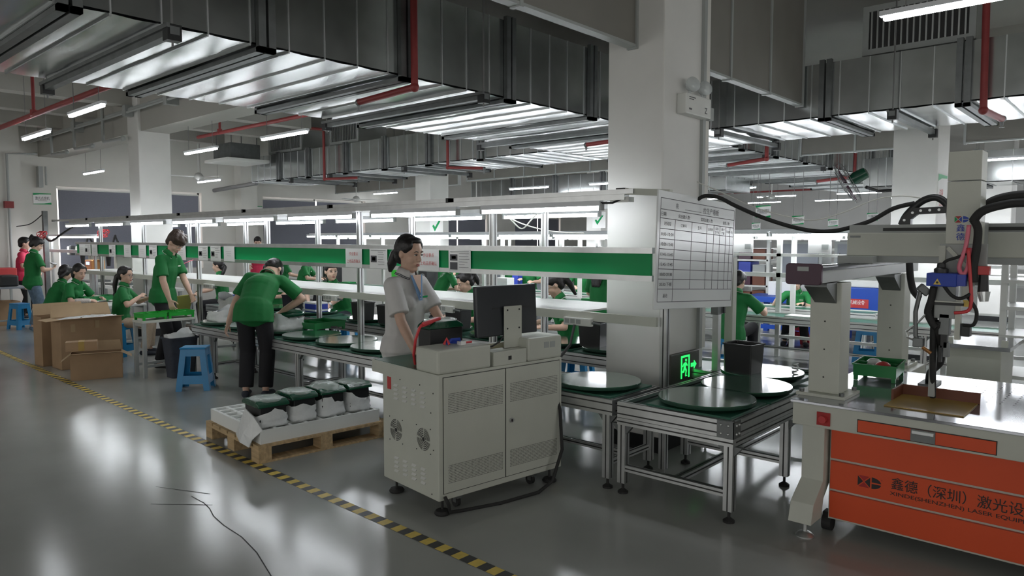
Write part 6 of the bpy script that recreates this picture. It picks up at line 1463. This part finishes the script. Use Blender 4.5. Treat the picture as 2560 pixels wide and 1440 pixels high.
# 9, 10 women behind the monitor and by the pillar
person('woman in green polo seated behind the computer monitor, looking down to the left', (-6.12, 6.22), -100, 1.62, lean=14, lean2=22, head=(-14, 16, 0), L=(.44, .16, .72), R=(.46, -.18, .72), hair='pony', tail=[(-.09, 0, .03), (-.13, 0, .02), (-.14, 0, -.05), (-.13, 0, -.1)], vx=.0095, **SIT)
person('woman with glasses in green polo seated left of the near pillar, looking down', (-4.74, 6.22), -118, 1.64, lean=10, lean2=20, head=(-14, 20, 0), L=(.40, .14, .74), R=(.42, -.16, .74), hair='pony', vx=.0095, glasses=True, **SIT)
# 11 girl at far left of the rear table
person('girl in green polo seated at the rear table right of the standing man', (-12.75, 6.25), -125, 1.6, lean=4, lean2=8, head=(-8, 6, 0), R=(.42, -.12, .74), L=(.40, .2, .72), hair='pony', tail=[(-.09, 0, .0), (-.12, .03, -.05), (-.08, .07, -.14), (-.03, .09, -.22)], vx=.0105, **SIT)
person('person with dark hair seated at the rear table behind the bending worker', (-11.0, 6.3), -60, 1.6, lean=12, lean2=20, head=(10, 10, 0), hair='bob', vx=.012, R=(.42, -.16, .74), L=(.42, .16, .74), **SIT)
# second line
person('long haired woman in green polo at the second line, back turned, beside the pillar', (-6.05, 8.62), 100, 1.7, hip=(0, .60), legL=(.34, .13, .085), legR=(.34, -.14, .085), lean=4, lean2=8, head=(-5, 10, 0), hair='long', vx=.0115, R=(.4, -.16, .78), L=(.4, .16, .78), face=False)
person('worker in green polo seated right of the white board, back turned, arm on the table', (-4.1, 8.78), 88, 1.70, True, bulk=1.08, hip=(0, .44), legL=(.38, .13, .085), legR=(.34, -.14, .085), lean=12, lean2=20, head=(0, 14, 0), hair='short', vx=.0105, R=(.48, -.24, .72), L=(.44, .14, .74), logo=False, face=False)
p14 = person('woman in green polo seated at the second line beside the blue machines, raising one hand', (-4.23, 11.42), -72, 1.62, hip=(0, .39), legL=(.36, .15, .085), legR=(.34, -.16, .085), lean=12, lean2=26, head=(-34, 6, 0), R=(.44, -.26, .80), L=(.48, .10, .70), Rp=(-.1, -.6, -.8), Rh=((.3, .0, .9), (-.2, .9, 0), (.9, 0, -.2)), Lh=((.7, -.6, 0), (0, 0, -1), (.6, .7, 0)), hair='bob', vx=.0105, curl=.3)
g = MB(); ax_ = (p14['WL']-p14['EL']).normalized(); g.cyl(p14['WL']-ax_*.035, p14['WL']-ax_*.012, .032, n=16); g.obj('wrist_watch', 'black', p14['body'])
FL = dict(vx=.013)
person('worker in green polo leaning forward on the second line right of the woman in white', (-9.94, 8.95), 70, 1.68, True, hip=(0, .56), legL=(.3, .13, .085), legR=(.3, -.14, .085), lean=24, lean2=34, head=(0, 10, 0), hair='short', R=(.5, -.3, .68), L=(.4, .2, .7), face=False, logo=False, **FL)
person('worker in green polo facing the camera just right of the woman in white', (-11.34, 10.25), -40, 1.68, True, lean=14, lean2=22, head=(0, 12, 0), hair='short', R=(.45, -.2, .74), L=(.45, .2, .74), **SIT, **FL)
person('girl in green polo resting her head on one hand behind the second line', (-11.7, 11.42), -42, 1.6, lean=12, lean2=18, head=(6, 4, 8), R=(.19, -.14, 1.0), Rp=(.2, -.9, -.6), L=(.36, .12, .72), hair='pony', Rh=((0, .2, 1), (0, 1, 0), (1, 0, 0)), **SIT, **FL)
person('girl in green polo in profile behind the second line, right of the monitor', (-10.43, 11.42), -10, 1.62, lean=12, lean2=18, head=(-10, 8, 0), hair='pony', R=(.42, -.15, .74), L=(.42, .15, .74), **SIT, **FL)
o = MB().box(-9.85, 10.95, .62, -9.7, 11.1, 1.02).obj('blue_folder', 'blue_battery', None, bev=.004); tag(o, 'blue folder held up behind the second line', 'folder')
person('worker in green polo facing the camera behind the second line, right of the blue folder', (-9.79, 11.42), -60, 1.68, True, lean=8, lean2=14, head=(0, 10, 0), hair='short', R=(.42, -.16, .82), L=(.42, .16, .78), **SIT, **FL)
person('worker in green polo seated behind the second line left of the long haired woman', (-8.42, 11.42), -50, 1.68, True, lean=8, lean2=12, head=(-10, 10, 0), hair='short', R=(.42, -.2, .74), L=(.42, .16, .74), **SIT, **FL)
person('worker in green polo seated in profile on the second line left of the leaning man', (-14.6, 9.0), 40, 1.7, True, lean=12, lean2=20, head=(0, 8, 0), hair='short', R=(.45, -.16, .74), L=(.45, .16, .74), **SIT, **FL)
person('worker in green polo standing at the second line behind the bending worker', (-15.3, 8.95), 60, 1.62, hip=(0, .62), legL=(.3, .13, .085), legR=(.3, -.13, .085), lean=6, lean2=12, head=(0, 10, 0), hair='pony', R=(.4, -.2, .8), L=(.4, .1, .8), **FL)
person('person in red polo standing far behind the bending worker', (-16.6, 9.05), -30, 1.68, True, lean=2, lean2=4, head=(0, 20, 0), shirt='shirt_red', hair='short', R=(.28, -.22, 1.0), L=(.3, .2, 1.12), Rp=(-.4, -.8, -.4), logo=False, **FL)
person('person in red polo far at the left edge behind the woman in jeans', (-17.35, 4.25), 60, 1.66, True, lean=4, lean2=6, head=(10, 5, 0), shirt='shirt_red', hair='short', R=(.3, -.2, 1.0), L=(.3, .2, 1.0), logo=False, **FL)
